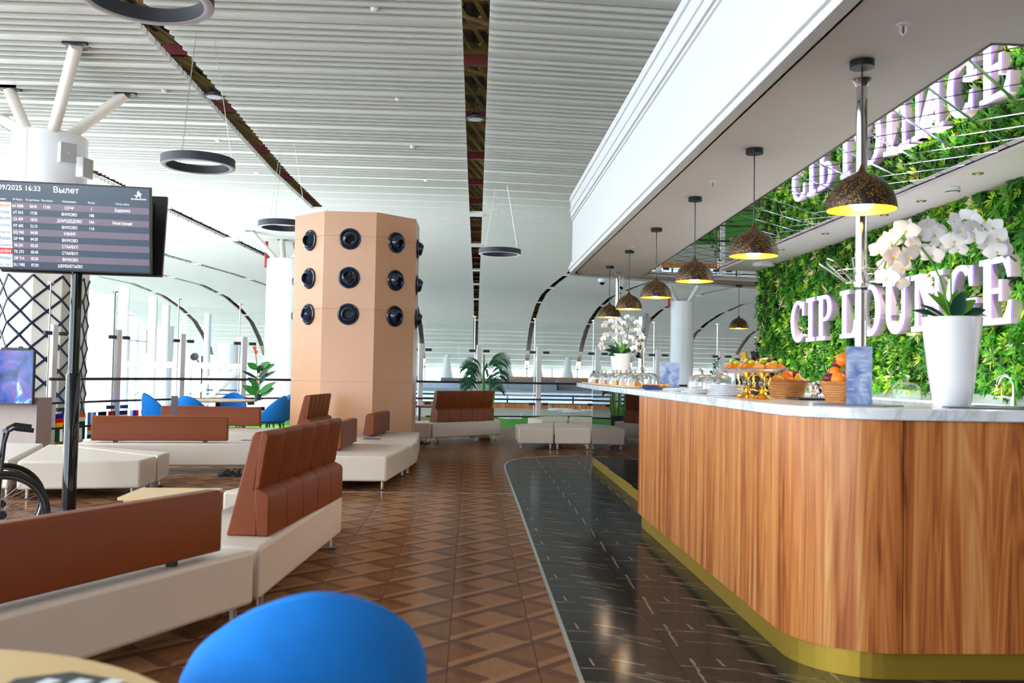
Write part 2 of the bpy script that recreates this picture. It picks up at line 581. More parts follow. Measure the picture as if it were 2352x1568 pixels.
def solo(name, mb, mats, label=None, cat=None, group=None, kind=None, smooth=None, bevel=0.0, bseg=2):
    """one-mesh thing, origin moved to the middle of its base"""
    xs = [p[0] for p in mb.v]; ys = [p[1] for p in mb.v]; zs = [p[2] for p in mb.v]
    off = ((min(xs) + max(xs)) / 2, (min(ys) + max(ys)) / 2, min(zs))
    o = bpy.data.objects.new(name, mb.mesh(name, mats, smooth, off))
    o.location = off
    link(o)
    if bevel:
        bv = o.modifiers.new('bevel', 'BEVEL')
        bv.width = bevel; bv.segments = bseg; bv.limit_method = 'ANGLE'; bv.angle_limit = R(40)
    return tag(o, label, cat, group, kind)

def copy_tree(o, parent=None):
    c = o.copy()
    C.objects.link(c)
    c.parent = parent
    for ch in o.children:
        copy_tree(ch, c)
    return c

def bez(p0, p1, p2, p3, n=12):
    out = []
    for i in range(n + 1):
        t_ = i / n
        out.append(tuple((1 - t_) ** 3 * a + 3 * (1 - t_) ** 2 * t_ * b + 3 * (1 - t_) * t_ * t_ * c + t_ ** 3 * d for a, b, c, d in zip(p0, p1, p2, p3)))
    return out

def clip(poly, conv):
    """Sutherland-Hodgman: poly against a convex counter-clockwise polygon"""
    out = poly
    n = len(conv)
    for i in range(n):
        a, b = conv[i], conv[(i + 1) % n]
        inp = out; out = []
        if not inp:
            break
        def side(p):
            return (b[0] - a[0]) * (p[1] - a[1]) - (b[1] - a[1]) * (p[0] - a[0])
        for j in range(len(inp)):
            p, q = inp[j - 1], inp[j]
            sp_, sq = side(p), side(q)
            if (sp_ < 0) != (sq < 0):
                t_ = sp_ / (sp_ - sq)
                out.append((p[0] + (q[0] - p[0]) * t_, p[1] + (q[1] - p[1]) * t_))
            if sq >= 0:
                out.append(q)
    return out

def area(poly):
    return 0.5 * sum(poly[i - 1][0] * poly[i][1] - poly[i][0] * poly[i - 1][1] for i in range(len(poly)))

# pixel of the 2352x1568 photograph -> point in the place (distance from a plane it touches)
def ray(x, y):
    return fw + rt * ((x - 1176) / FPX) - up * ((y - 784) / FPX)
def on_z(x, y, z):
    d = ray(x, y); k = (z - EYE) / d.z
    return Vector((d.x * k, d.y * k, z))
def on_y(x, y, Y):
    d = ray(x, y); k = Y / d.y
    return Vector((d.x * k, Y, EYE + d.z * k))
def on_x(x, y, X):
    d = ray(x, y); k = X / d.x
    return Vector((X, d.y * k, EYE + d.z * k))

_font = None
def text_mb(s_, size, align='LEFT', bold=0.0):
    """flat lettering as mesh in the XY plane"""
    cu = bpy.data.curves.new('lettering', 'FONT')
    cu.body = s_; cu.size = size; cu.align_x = align; cu.resolution_u = 2; cu.offset = bold
    ob = bpy.data.objects.new('lettering', cu)
    C.objects.link(ob)
    dg = bpy.context.evaluated_depsgraph_get()
    me = bpy.data.meshes.new_from_object(ob.evaluated_get(dg))
    mb = MB()
    mb.v = [tuple(v_.co) for v_ in me.vertices]
    for p in me.polygons:
        mb.face(p.vertices)
    bpy.data.objects.remove(ob); bpy.data.curves.remove(cu); bpy.data.meshes.remove(me)
    return mb
# ---------------------------------------------------------------- lettering prepared early (scene still small)
TXT = {}
def txt(s_, size, align='CENTER', bold=0.0):
    k = (s_, size, align, bold)
    if k not in TXT:
        TXT[k] = text_mb(s_, size, align, bold)
    return TXT[k]
BOARD = [  # flight, planned, expected, destination, gate, status
    ('A4 5080', '00:45', '17:00', 'СОЧИ', '1', 'Задержка'),
    ('UT 810', '17:00', '', 'ВНУКОВО', '10B', ''),
    ('C6 409', '18:25', '', 'ДОМОДЕДОВО', '10A', 'Регистрация'),
    ('HY 605', '21:15', '', 'ВНУКОВО', '11A', ''),
    ('XQ 965', '04:00', '', 'ИЗМИР', '', ''),
    ('DP 998', '04:20', '', 'ВНУКОВО', '', ''),
    ('9B 201', '05:20', '', 'СТАМБУЛ', '', ''),
    ('TK 373', '05:40', '', 'СТАМБУЛ', '', ''),
    ('DP 714', '05:50', '', 'ВНУКОВО', '', ''),
    ('SU 1985', '07:20', '', 'ШЕРЕМЕТЬЕВО', '', '')]
for row in BOARD:
    for q in row:
        if q:
            txt(q, 0.038, 'CENTER', 0.0005)
for q in ('Авиакомпания', '№ Рейса', 'По расписан.', 'Расчетное', 'Направление', 'Выход', 'Статус рейса'):
    txt(q, 0.026, 'CENTER')
txt('10/09/2025 16:33', 0.062, 'CENTER', 0.0006)
txt('Вылет', 0.074, 'CENTER', 0.0008)
txt('AIR MARAKANDA', 0.017, 'CENTER', 0.0006)
for q in ('Utair', 'UZBEKISTAN', 'победа', 'SunExpress', 'TURKISH', 'AIRLINES', 'аэрофлот', 'azimuth', 'CENTRUM', 'Air Samarkand'):
    txt(q, 0.04, 'RIGHT')

# ---------------------------------------------------------------- floor
PATH = [(-6.75, 15.0), (-6.3, 16.5), (-5.64, 18.0), (-4.69, 19.0), (-3.1, 20.2), (-1.15, 21.1), (0.2, 21.4), (1.65, 21.8), (3.1, 22.0), (4.63, 22.2), (6.27, 22.4), (8.0, 22.6), (10.0, 22.8)]
EDGE = [(x - 0.35 * max(0, min(1, (-x) / 5)), y + 0.75) for x, y in PATH]
fl = thing('floor', (0, 4, -0.3), kind='structure')
mb = MB()
mb.prism([(-26, -8), (16, -8), (16, 23.6), (10.0, 23.6)] + EDGE[::-1][1:] + [(-26, 15.2)], -0.3, -0.004)
part('floor_slab', mb, 'grout', fl, world=True)
P_ = 0.418
X0_ = -0.078
Y0_ = 0.02
ZONE = [(0.515, 0.0), (6.0, 0.0), (6.0, 15.2), (3.2, 15.1), (2.2, 15.0), (1.4, 14.85), (1.0, 14.6), (0.75, 14.25), (0.6, 13.8), (0.53, 13.3), (0.515, 12.6)]
def in_zone(x, y):
    return all((ZONE[(i + 1) % len(ZONE)][0] - ZONE[i][0]) * (y - ZONE[i][1]) - (ZONE[(i + 1) % len(ZONE)][1] - ZONE[i][1]) * (x - ZONE[i][0]) > 0 for i in range(len(ZONE)))
def edge_y(x):
    if x < EDGE[0][0]: return 13.5
    for (xa, ya), (xb, yb) in zip(EDGE, EDGE[1:]):
        if xa <= x <= xb:
            return ya + (yb - ya) * (x - xa) / (xb - xa) - 0.2
    return 23.3
tiles = []
for i in range(-46, 26):
    for j in range(-6, 58):
        cx_, cy_ = X0_ + (i + 0.5) * P_, Y0_ + (j + 0.5) * P_
        if in_zone(cx_ - P_ * 0.5, cy_ - P_ * 0.5) and in_zone(cx_ - P_ * 0.5, cy_ + P_ * 0.5): continue
        if cy_ > edge_y(cx_) or (cx_ > 0.55 and cy_ < 14): continue
        vis = cy_ > 3.6 and abs(cx_ / cy_ - 0.045) < 0.60 and cx_ < 0.9
        big = P_ * P_ / cy_ ** 3 if vis else 0
        tiles.append((big, cx_, cy_))
tiles.sort(reverse=True)
h_ = P_ / 2 - 0.0012
tm = MB().box(-h_, h_, -h_, h_, -0.0035, 0.0)
def box_uv(mb_):
    mb_.uv = []
    for f in mb_.f:
        for k in f:
            x, y, z = mb_.v[k]
            mb_.uv.append((min(1, max(0, 0.5 + x / (2 * h_))), min(1, max(0, 0.5 + y / (2 * h_)))))
box_uv(tm)
tme = tm.mesh('tile', 'parquet_tile')
for big, cx_, cy_ in tiles[:300]:
    o = bpy.data.objects.new('tile', tme)
    o.location = (cx_, cy_ - 4, 0.3)
    link(o, fl)
fb = MB(); fb.uv = []
for big, cx_, cy_ in tiles[300:]:
    b = len(fb.v)
    fb.v += [(cx_ - h_, cy_ - h_, 0), (cx_ + h_, cy_ - h_, 0), (cx_ + h_, cy_ + h_, 0), (cx_ - h_, cy_ + h_, 0)]
    fb.face((b, b + 1, b + 2, b + 3))
    fb.uv += [(0, 0), (1, 0), (1, 1), (0, 1)]
part('tile_field', fb, 'parquet_tile', fl, kind='stuff', world=True)
# marble walkway in front of the bar
wk = thing('floor', (1.2, 8, 0.0), kind='structure')
mb = MB(); mb.prism([(x, y) for x, y in ZONE], -0.0035, 0.0015)
part('walkway_bed', mb, 'grout_dark', wk, world=True)
TW, TD = 0.612, 0.60
for i in range(-1, 5):
    for j in range(0, 26):
        xa, ya = 1.0 + i * TW, 0.15 + j * TD
        g = 0.0012
        sq = [(xa + g, ya + g), (xa + TW - g, ya + g), (xa + TW - g, ya + TD - g), (xa + g, ya + TD - g)]
        pl = clip(sq, ZONE)
        if len(pl) < 3 or area(pl) < 0.002 or xa > 1.9 or ya < 2.4: continue
        m2 = MB().prism(pl, 0.0005, 0.003)
        m2.uv = [((m2.v[k][0] - xa) / TW, (m2.v[k][1] - ya) / TD) for f in m2.f for k in f]
        part('marble_tile', m2, 'marble_tile', wk, world=True)
# metal edging strips
zp = [(0.515, 0.0), (0.515, 6), (0.52, 9.0), (0.515, 12.6), (0.53, 13.3), (0.6, 13.8), (0.75, 14.25), (1.0, 14.6), (1.4, 14.85), (2.2, 15.0), (3.2, 15.1)]
mb = MB()
for (xa, ya), (xb, yb) in zip(zp, zp[1:]):
    d = Vector((xb - xa, yb - ya, 0)).normalized() * 1.0
    n = Vector((-d.y, d.x, 0)) * 0.011
    mb.hexa([(xa - n.x, ya - n.y, 0.0), (xa + n.x, ya + n.y, 0.0), (xb + n.x, yb + n.y, 0.0), (xb - n.x, yb - n.y, 0.0),
             (xa - n.x, ya - n.y, 0.006), (xa + n.x, ya + n.y, 0.006), (xb + n.x, yb + n.y, 0.006), (xb - n.x, yb - n.y, 0.006)])
solo('trim_1', mb, 'floor_strip', kind='structure')
mb = MB().box(-3.6, 0.505, 10.17, 10.185, 0.0, 0.003)
solo('trim_2', mb, 'floor_strip', kind='structure')

# ---------------------------------------------------------------- ceiling: slatted bays with open joints, roof steel above
PROF = [(3, 4.95), (9, 4.80), (12, 4.74), (21, 4.52), (27, 4.62), (40, 4.88), (51, 5.25), (60, 5.42), (66, 5.1), (70, 4.5), (73.5, 3.7), (76, 2.6), (78, 1.4), (79.5, 0.35)]
def ceil_z(Y, X=0.0):
    for (a, za), (b, zb) in zip(PROF, PROF[1:]):
        if Y <= b:
            k = (Y - a) / (b - a)
            break
    else:
        k = 1.0
    z = za + (zb - za) * k
    return EYE + z - 0.028 * max(0.0, X) * min(1.0, max(0, (80 - Y) / 14)) * min(1.0, z / 4)
def gap_x(k, Y):
    return -0.10 + 0.0067 * Y + 4.5 * k
rows = []
y = 7.0
pat = [0.36, 0.215, 0.215, 0.215]
i = 0
while y < 79.3:
    p = pat[i % 4] * (1.0 if y < 66 else 0.7)
    rows.append((y, p))
    y += p; i += 1
GAPH = 0.185
NB0, NB1 = -6, 6
for k in range(NB0, NB1):
    bay = thing('ceiling', (gap_x(k + 0.5, 20), 20, 5.8), kind='structure')
    field = MB()
    yst = {-6: 40.0, -5: 32.0, -4: 23.0, -3: 14.5}.get(k, 7.0)  # left bays start late, leaving the unseen roof open to sky light
    for (ya, p) in rows:
        if ya < yst: continue
        yb = ya + p - 0.062
        x0a, x1a = gap_x(k, ya) + GAPH, gap_x(k + 1, ya) - GAPH
        za0, za1 = ceil_z(ya, x0a), ceil_z(ya, x1a)
        zb0, zb1 = ceil_z(yb, x0a), ceil_z(yb, x1a)
        t_ = 0.085; dn = 0.034
        pts = [(x0a, ya, za0 - dn), (x1a, ya, za1 - dn), (x1a, yb, zb1), (x0a, yb, zb0), (x0a, ya, za0 + t_), (x1a, ya, za1 + t_), (x1a, yb, zb1 + t_), (x0a, yb, zb0 + t_)]
        if 10.9 < ya < 17.5 and -4 <= k <= 1:
            part('slat', MB().hexa(pts), 'slat_white', bay, world=True)
        else:
            field.hexa(pts)
    part('slat_field', field, 'slat_white', bay, kind='stuff', world=True)
    bk = MB()
    ys = [7 + 1.2 * q for q in range(61)]
    for q in range(60):
        ya, yb = ys[q], ys[q + 1]
        if yb < yst: continue
        xs0, xs1 = gap_x(k, ya) + GAPH, gap_x(k + 1, ya) - GAPH
        b = len(bk.v)
        bk.v += [(xs0, ya, ceil_z(ya, xs0) + 0.09), (xs1, ya, ceil_z(ya, xs1) + 0.09), (xs1, yb, ceil_z(yb, xs1) + 0.09), (xs0, yb, ceil_z(yb, xs0) + 0.09)]
        bk.face((b, b + 1, b + 2, b + 3))
    part('slat_backing', bk, 'slat_back', bay, world=True)  # dark sheet added above the slats to stop light leaking through
# roof deck, corrugated, following the ceiling
dk = MB()
ys = [7 + 2.4 * q for q in range(31)]
xs = [gap_x(NB0, 0) + 0.09 * q for q in range(int((NB1 - NB0) * 4.5 / 0.09) + 1)]
for q in range(30):
    ya, yb = ys[q], ys[q + 1]
    for xa in xs:
        if xa < -14 and ya < 24 or xa < -9.5 and ya < 14: continue
        rel = (xa + 0.10 - 0.0067 * ya) % 4.5
        if ya < 34 and ((1.25 < rel < 1.70) if xa < 0 else (2.80 < rel < 3.25)): continue      # unseen slits left open so sky light reaches the void
        e = 0.05 if int(round(xa / 0.09)) % 2 else 0.0
        b = len(dk.v)
        dk.v += [(xa, ya, ceil_z(ya, xa) + 1.25 + e), (xa + 0.09, ya, ceil_z(ya, xa) + 1.25 + e), (xa + 0.09, yb, ceil_z(yb, xa) + 1.25 + e), (xa, yb, ceil_z(yb, xa) + 1.25 + e)]
        dk.face((b, b + 1, b + 2, b + 3))
        b = len(dk.v)
        dk.v += [(xa, ya, ceil_z(ya, xa) + 1.25), (xa, yb, ceil_z(yb, xa) + 1.25), (xa, yb, ceil_z(yb, xa) + 1.305), (xa, ya, ceil_z(ya, xa) + 1.305)]
        dk.face((b, b + 1, b + 2, b + 3))
dk.box(-28, 24, 79.4, 79.6, EYE + 1.1, EYE + 7)  # end plate added to keep bright sky out of the far joints
solo('ceiling', dk, 'deck', kind='structure')
words = {0: 'the open joint straight above the walkway', -1: 'the open joint above the peach air tower', 1: 'the open joint above the bar canopy', -2: 'the open joint over the strut-topped column'}
for k in range(NB0 + 1, NB1):
    tr = thing('roof_truss', (gap_x(k, 12), 12, ceil_z(12, gap_x(k, 12)) + 0.2), label=('red and ochre roof steelwork seen through ' + words[k]) if k in words else 'red and ochre roof steelwork seen through a far curving ceiling joint', cat='steelwork', group='roof steel above the ceiling joints')
    far = MB(); lat = MB()
    n = 0
    yy0 = {-5: 36.0, -4: 27.0, -3: 18.0, -2: 12.0}.get(k, 8.0)
    yy = 8.65
    while yy < yy0: yy += 2.93
    while yy < 76:
        gx = gap_x(k, yy); z = ceil_z(yy, gx)
        m2 = MB().box(gx - 0.95, gx + 0.6, yy, yy + 0.10, z + 0.30, z + 0.46)
        if yy < 27 and -2 <= k <= 1:
            part('red_beam', m2, 'red_steel', tr, world=True)
        else:
            far.add(m2)
        yy += 2.93
    part('rear_beams', far, 'red_steel', tr, kind='stuff', world=True)
    yy = yy0 + 0.2
    while yy < 76:
        gx = gap_x(k, yy); z = ceil_z(yy, gx)
        lat.box(gx - 1.7, gx + 1.2, yy, yy + 0.10, z + 0.95, z + 1.15)
        z2 = ceil_z(yy + 1.4, gx)
        lat.tube([(gx - 0.3, yy, z + 0.9), (gx + 0.35, yy + 1.4, z2 + 0.5)], 0.032, 5)
        lat.tube([(gx + 0.05, yy, z + 0.7), (gx + 0.45, yy + 1.2, z2 + 0.55)], 0.028, 5)
        lat.tube([(gx - 1.3, yy, z + 0.9), (gx - 0.7, yy + 1.3, z2 + 0.6)], 0.03, 5)
        lat.tube([(gx - 0.8, yy, z + 0.75), (gx - 0.2, yy + 1.3, z2 + 0.5)], 0.03, 5)
        if int(yy * 7) % 3 == 0:
            lat.tube([(gx - 0.35, yy + 0.5, z + 0.5), (gx + 0.3, yy + 0.9, z + 0.45)], 0.03, 5)
        yy += 1.08
    part('lattice', lat, 'purlin', tr, world=True)
    for yy in (26.0, 33.5, 44.0, 54.0, 64.0, 71.5):
        gx = gap_x(k, yy); z = ceil_z(yy, gx)
        part('bridge_plate', MB().box(gx - 0.22, gx + 0.22, yy, yy + 0.5, z - 0.03, z + 0.05), 'slat_white', tr, world=True)

# ---------------------------------------------------------------- distant glazing and lower hall
lower = MB().box(-70, 70, 24.2, 130, -4.2, -4.0)  # pale lower floor, added to bounce light upward
solo('floor', lower, 'concrete', kind='structure')
gw = thing('window_1', (0, 80.2, -4.0), kind='structure')
mb = MB()
for i in range(-14, 13):
    x = i * 2.25 + 0.5
    mb.box(x - 0.06, x + 0.06, 80.0, 80.2, -4, 2.2)
for z in (-1.0, 1.72):
    mb.box(-32, 28, 80.0, 80.15, z, z + 0.10)
part('mullion_grid', mb, 'mullion', gw, world=True)
part('pane', MB().box(-32, 28, 80.08, 80.1, -4, 2.2), 'pane', gw, world=True)
gw2 = thing('window_2', (-27.5, 45, -4.0), kind='structure')
mb = MB()
for i in range(0, 22):
    yv = 16 + i * 3.0
    mb.box(-27.6, -27.4, yv - 0.07, yv + 0.07, -4, 6.6)
for z in (-1.0, 1.2, 3.4, 5.4):
    mb.box(-27.55, -27.45, 16, 80, z, z + 0.10)
part('mullion_grid', mb, 'mullion', gw2, world=True)
part('pane', MB().box(-27.51, -27.49, 16, 80, -4, 6.6), 'pane', gw2, world=True)

solo('wall_back', MB().box(-4.0, 24.3, -8.2, -8.0, 0, 7.4), 'taupe', kind='structure')  # unseen wall added to block sky light from behind, left side kept open
solo('wall_far_right', MB().box(24.0, 24.3, -8.0, 79, -4, 7.4), 'taupe', kind='structure')  # unseen wall added to shut out sky light from the right
mb = MB()
for q in range(4, 12):
    xa, xb = gap_x(NB0, 0) + 4.5 * q, gap_x(NB0, 0) + 4.5 * (q + 1)
    mb.hexa([(xa, -8, ceil_z(3, xa)), (xb, -8, ceil_z(3, xb)), (xb, 7.0, ceil_z(7, xb)), (xa, 7.0, ceil_z(7, xa)), (xa, -8, ceil_z(3, xa) + .1), (xb, -8, ceil_z(3, xb) + .1), (xb, 7.0, ceil_z(7, xb) + .1), (xa, 7.0, ceil_z(7, xa) + .1)])
solo('ceiling', mb, 'slat_white', kind='structure')

gw3 = thing('window_3', (-11.5, 4, 0), kind='structure')
mb = MB()
for i in range(0, 9):
    yv = -8 + i * 2.75
    mb.box(-11.6, -11.4, yv - 0.06, yv + 0.06, 0, 7.0)
for z in (0.05, 2.4, 4.8):
    mb.box(-11.55, -11.45, -8, 14, z, z + 0.1)
part('mullion_grid', mb, 'mullion', gw3, world=True)
part('pane', MB().box(-11.51, -11.49, -8, 14, 0, 7.0), 'pane', gw3, world=True)

# ---------------------------------------------------------------- bar canopy
cn = thing('trim_3', (2.8, 8.5, 2.9), kind='structure')
NE = -0.5
mb = MB()
mb.prism([(1.50, NE), (2.36, NE), (2.36, 4.0), (2.66, 13.86), (2.2, 14.05), (1.62, 13.95), (1.50, 13.7)], 2.90, 2.93)
mb.prism([(2.36, NE), (3.6, NE), (3.6, 4.0), (2.36, 4.0)], 2.90, 2.93)
mb.prism([(3.6, NE), (6.0, NE), (6.0, 13.0), (3.6, 13.0)], 2.90, 2.93)
mb.prism([(2.66, 13.86), (5.6, 14.72), (5.6, 15.62), (1.62, 13.95), (2.2, 14.05)], 2.90, 2.93)
part('soffit', mb, 'soffit', cn, world=True)
outer = [(1.50, NE), (1.50, 13.55), (1.53, 13.78), (1.62, 13.95), (2.0, 14.12), (5.6, 15.62)]
def wall_strip(mb_, pts, off, th, z0, z1):
    for (xa, ya), (xb, yb) in zip(pts, pts[1:]):
        d = Vector((xb - xa, yb - ya, 0)).normalized(); n = Vector((-d.y, d.x, 0))
        A = Vector((xa, ya, 0)) + n * off - d * 0.004; B = Vector((xb, yb, 0)) + n * off + d * 0.004
        A2, B2 = A - n * th, B - n * th
        mb_.hexa([(A.x, A.y, z0), (A2.x, A2.y, z0), (B2.x, B2.y, z0), (B.x, B.y, z0), (A.x, A.y, z1), (A2.x, A2.y, z1), (B2.x, B2.y, z1), (B.x, B.y, z1)])
mb = MB()
wall_strip(mb, outer, 0.0, 0.08, 2.90, 3.99)
part('fascia', mb, 'white_paint', cn, world=True)
for nm, rows_ in (('lower_moulding', [(0.030, 2.875, 2.925), (0.050, 2.925, 2.965), (0.032, 2.965, 3.01), (0.018, 3.01, 3.04)]),
                  ('upper_moulding', [(0.018, 3.66, 3.685), (0.03, 3.70, 3.79), (0.045, 3.79, 3.84), (0.03, 3.84, 3.94), (0.05, 3.94, 4.02)])):
    mb = MB()
    for off, z0, z1 in rows_:
        wall_strip(mb, outer, off, 0.07, z0, z1)
    part(nm, mb, 'white_paint', cn, world=True)
mb = MB().prism([(1.55, NE), (6.0, NE), (6.0, 15.5), (5.6, 15.55), (2.0, 14.05), (1.62, 13.9), (1.55, 13.6)], 3.96, 3.98)
part('canopy_top', mb, 'white_paint', cn, world=True)
# mirror tiles laid diagonally in the recess
mirror = thing('ceiling', (3.0, 9, 2.935), kind='structure')
OPEN1 = [(2.36, 4.0), (3.6, 4.0), (3.6, 13.0), (3.6, 14.13), (2.66, 13.86)]
OPEN2 = [(3.6, 13.0), (5.6, 13.0), (5.6, 14.72), (3.6, 14.13)]
mb = MB().prism([(2.3, 3.9), (5.7, 3.9), (5.7, 14.8), (2.6, 14.0)], 2.947, 2.955)
part('mirror_bed', mb, 'black_metal', mirror, world=True)
sd = 0.297
hd = sd / math.sqrt(2) * 1.0
stp = 0.42
for i in range(-2, 12):
    for j in range(0, 30):
        for half in (0, 1):
            cx_ = 2.40 + i * stp + half * stp / 2
            cy_ = 4.07 + j * stp + half * stp / 2
            dm = [(cx_, cy_ - hd), (cx_ + hd, cy_), (cx_, cy_ + hd), (cx_ - hd, cy_)]
            for OP in (OPEN1, OPEN2):
                pl = clip(dm, OP)
                if len(pl) < 3 or area(pl) < 0.004: continue
                mxx = sum(p[0] for p in pl) / len(pl); myy = sum(p[1] for p in pl) / len(pl)
                m2 = MB(); n = len(pl)
                inner = []
                for p in pl:
                    d = Vector((mxx - p[0], myy - p[1])); L = d.length
                    inner.append((p[0] + d.x / L * 0.016, p[1] + d.y / L * 0.016))
                m2.v = [(x, y, 2.939) for x, y in pl] + [(x, y, 2.935) for x, y in inner]
                m2.face([n + q for q in range(n)][::-1], 0)
                for q in range(n):
                    q2 = (q + 1) % n
                    m2.face((q, n + q, n + q2, q2), 1)
                part('mirror_tile', m2, ['mirror', 'mirror_edge'], mirror, world=True)
# dark cove edge around the recess
mb = MB()
wall_strip(mb, [(2.66, 13.86), (2.36, 4.0), (3.6, 4.0)], 0.006, 0.012, 2.895, 2.936)
part('recess_edge', mb, 'black_metal', mirror, world=True)

# ---------------------------------------------------------------- planted wall behind the bar
pw = thing('wall_right', (4.4, 6.5, 0), kind='structure')
part('wall_core', MB().box(4.25, 4.45, 4.9, 12.95, 0, 2.9), 'white_paint', pw, world=True)
import numpy as np
rng = np.random.default_rng(3)
part('hedge_backing', MB().box(4.235, 4.249, 4.9, 12.95, 1.25, 2.9), 'leaf_green', pw, world=True)
PAL = np.array([hexc(*c) for c in ((40, 104, 20), (62, 140, 26), (28, 84, 22), (96, 168, 34), (150, 196, 44), (196, 214, 60), (24, 66, 26), (206, 222, 150), (76, 150, 40), (18, 52, 22))])
PW = np.array([.14, .18, .11, .17, .14, .08, .06, .04, .06, .02])
def foliage_mesh(n, ya, yb, za, zb, seed, lmin=0.035, lmax=0.085):
    r = np.random.default_rng(seed)
    ncl = n // 9
    cy = r.uniform(ya, yb, ncl); cz = r.uniform(za, zb, ncl); cx = r.uniform(0.02, 0.11, ncl)
    patch = 0.5 + 0.5 * np.sin(cy * 2.3 + 1.3 * np.sin(cz * 3.1)) * np.cos(cz * 2.9 + cy)
    ci = np.array([r.choice(len(PAL), p=PW) for _ in range(ncl)])
    ll = r.uniform(lmin, lmax, ncl)
    slim = r.uniform(0.22, 0.5, ncl)
    V = []; F = []; CO = []
    for q in range(ncl):
        c0 = np.array((4.25 - cx[q], cy[q], cz[q]))
        colr = PAL[ci[q]] * (0.95 + 0.75 * patch[q])
        a0 = r.uniform(0, 6.28)
        for m_ in range(9):
            a = a0 + m_ * 0.698 + r.uniform(-.2, .2)
            el = r.uniform(0.15, 0.95)
            d = np.array((-math.sin(el), math.cos(a) * math.cos(el), math.sin(a) * math.cos(el)))
            s_ = np.array((0.0, -math.sin(a), math.cos(a)))
            up_ = np.cross(d, s_)
            L = ll[q] * r.uniform(0.7, 1.2); W = L * slim[q]
            b = len(V)
            mid = c0 + d * L * 0.5 + up_ * 0.06 * L
            tip = c0 + d * L - np.array((0, 0, 0.18 * L))
            V += [c0, mid - s_ * W * 0.5, mid + s_ * W * 0.5, tip]
            F += [(b, b + 1, b + 2), (b + 1, b + 3, b + 2)]
            cc = np.clip(colr * r.uniform(0.8, 1.2), 0, 1)
            CO += [cc] * 4
    me = bpy.data.meshes.new('foliage')
    me.from_pydata([tuple(v_) for v_ in V], [], F)
    ca = me.color_attributes.new('Col', 'FLOAT_COLOR', 'POINT')
    arr = np.ones((len(V), 4)); arr[:, :3] = np.array(CO)
    ca.data.foreach_set('color', arr.ravel())
    me.materials.append(MATS['foliage'])
    return me
me = foliage_mesh(60000, 5.4, 12.98, 1.24, 2.92, 11)
o = bpy.data.objects.new('artificial_foliage', me); o.location = (-4.4, -6.5, 0); link(o, pw)
o['kind'] = 'stuff'
# end face of the planted wall
me = foliage_mesh(2600, 0, 0.2, 1.24, 2.92, 12)
o = bpy.data.objects.new('edge_foliage', me)
o.rotation_euler = (0, 0, -PI / 2); o.location = (4.25 - 4.4, 12.95 + 4.25 - 6.5, 0); link(o, pw)
o['kind'] = 'stuff'
# larger sprays standing out of the hedge, each picked out singly
def spray(seed):
    r = random.Random(seed)
    m2 = MB(); cols = []
    basec = random.Random(seed * 3).choice([(150, 200, 40), (90, 170, 36), (214, 220, 70), (60, 140, 36), (220, 226, 160)])
    nl = r.randint(6, 9)
    for q in range(nl):
        a = 2 * PI * q / nl + r.uniform(-.25, .25)
        el = r.uniform(0.3, 0.8)
        d = (-math.sin(el), math.cos(a) * math.cos(el), math.sin(a) * math.cos(el))
        n0 = len(m2.v)
        m2.leaf((0, 0, 0), d, (-1, 0, 0.2), r.uniform(0.07, 0.12), r.uniform(0.018, 0.032), 0.35, 3)
        cc = hexc(*[min(255, max(0, c * r.uniform(0.8, 1.15))) for c in basec])
        cols += [cc] * (len(m2.v) - n0)
    me_ = m2.mesh('leaf_spray', 'foliage')
    ca_ = me_.color_attributes.new('Col', 'FLOAT_COLOR', 'POINT')
    ca_.data.foreach_set('color', [c for q in cols for c in (*q, 1)])
    return me_
sprays = [spray(s_) for s_ in range(8)]
for q in range(300):
    o = bpy.data.objects.new('leaf_spray', random.choice(sprays))
    o.location = (4.25 - random.uniform(0.07, 0.13) - 4.4, random.uniform(5.9, 12.9) - 6.5, random.uniform(1.28, 2.86))
    o.rotation_euler = (random.uniform(-3, 3), 0, 0)
    link(o, pw)

# ---------------------------------------------------------------- bar counter
WT0, WT1 = 1.17, 1.222
ct = thing('bar_counter', (1.9, 6, 0), label='long curved bar counter with wood front, brass plinth and white worktop', cat='counter')
def front_path(inset):
    """outer line of the counter from the far end, round the corner and along the return"""
    x, y, r_ = 1.515 + inset, 4.005 + inset, 0.42 - inset
    pts = [(x, 8.05)]
    for k in range(0, 13):
        a = PI + PI / 2 * k / 12
        pts.append((x + r_ + r_ * math.cos(a), y + r_ + r_ * math.sin(a)))
    pts.append((3.5, y))
    return pts
FP = front_path(0.0)
def pieces(path, cuts):
    """split a polyline at distances"""
    out = []; acc = 0.0; cur = [path[0]]; ci = 0
    for (xa, ya), (xb, yb) in zip(path, path[1:]):
        L = math.hypot(xb - xa, yb - ya); s0_ = 0.0
        while ci < len(cuts) and cuts[ci] <= acc + L:
            k = (cuts[ci] - acc) / L
            p = (xa + (xb - xa) * k, ya + (yb - ya) * k)
            cur.append(p); out.append(cur); cur = [p]; ci += 1
        cur.append((xb, yb)); acc += L
    out.append(cur)
    return out
cuts = [8.05 - yv for yv in (7.94, 7.61, 7.28, 6.95, 6.62, 6.29, 5.96, 5.63, 5.30, 4.98)]
straight = 8.05 - 4.425; arc = PI / 2 * 0.42
cuts += [straight + arc + q for q in (0.02, 0.85)]
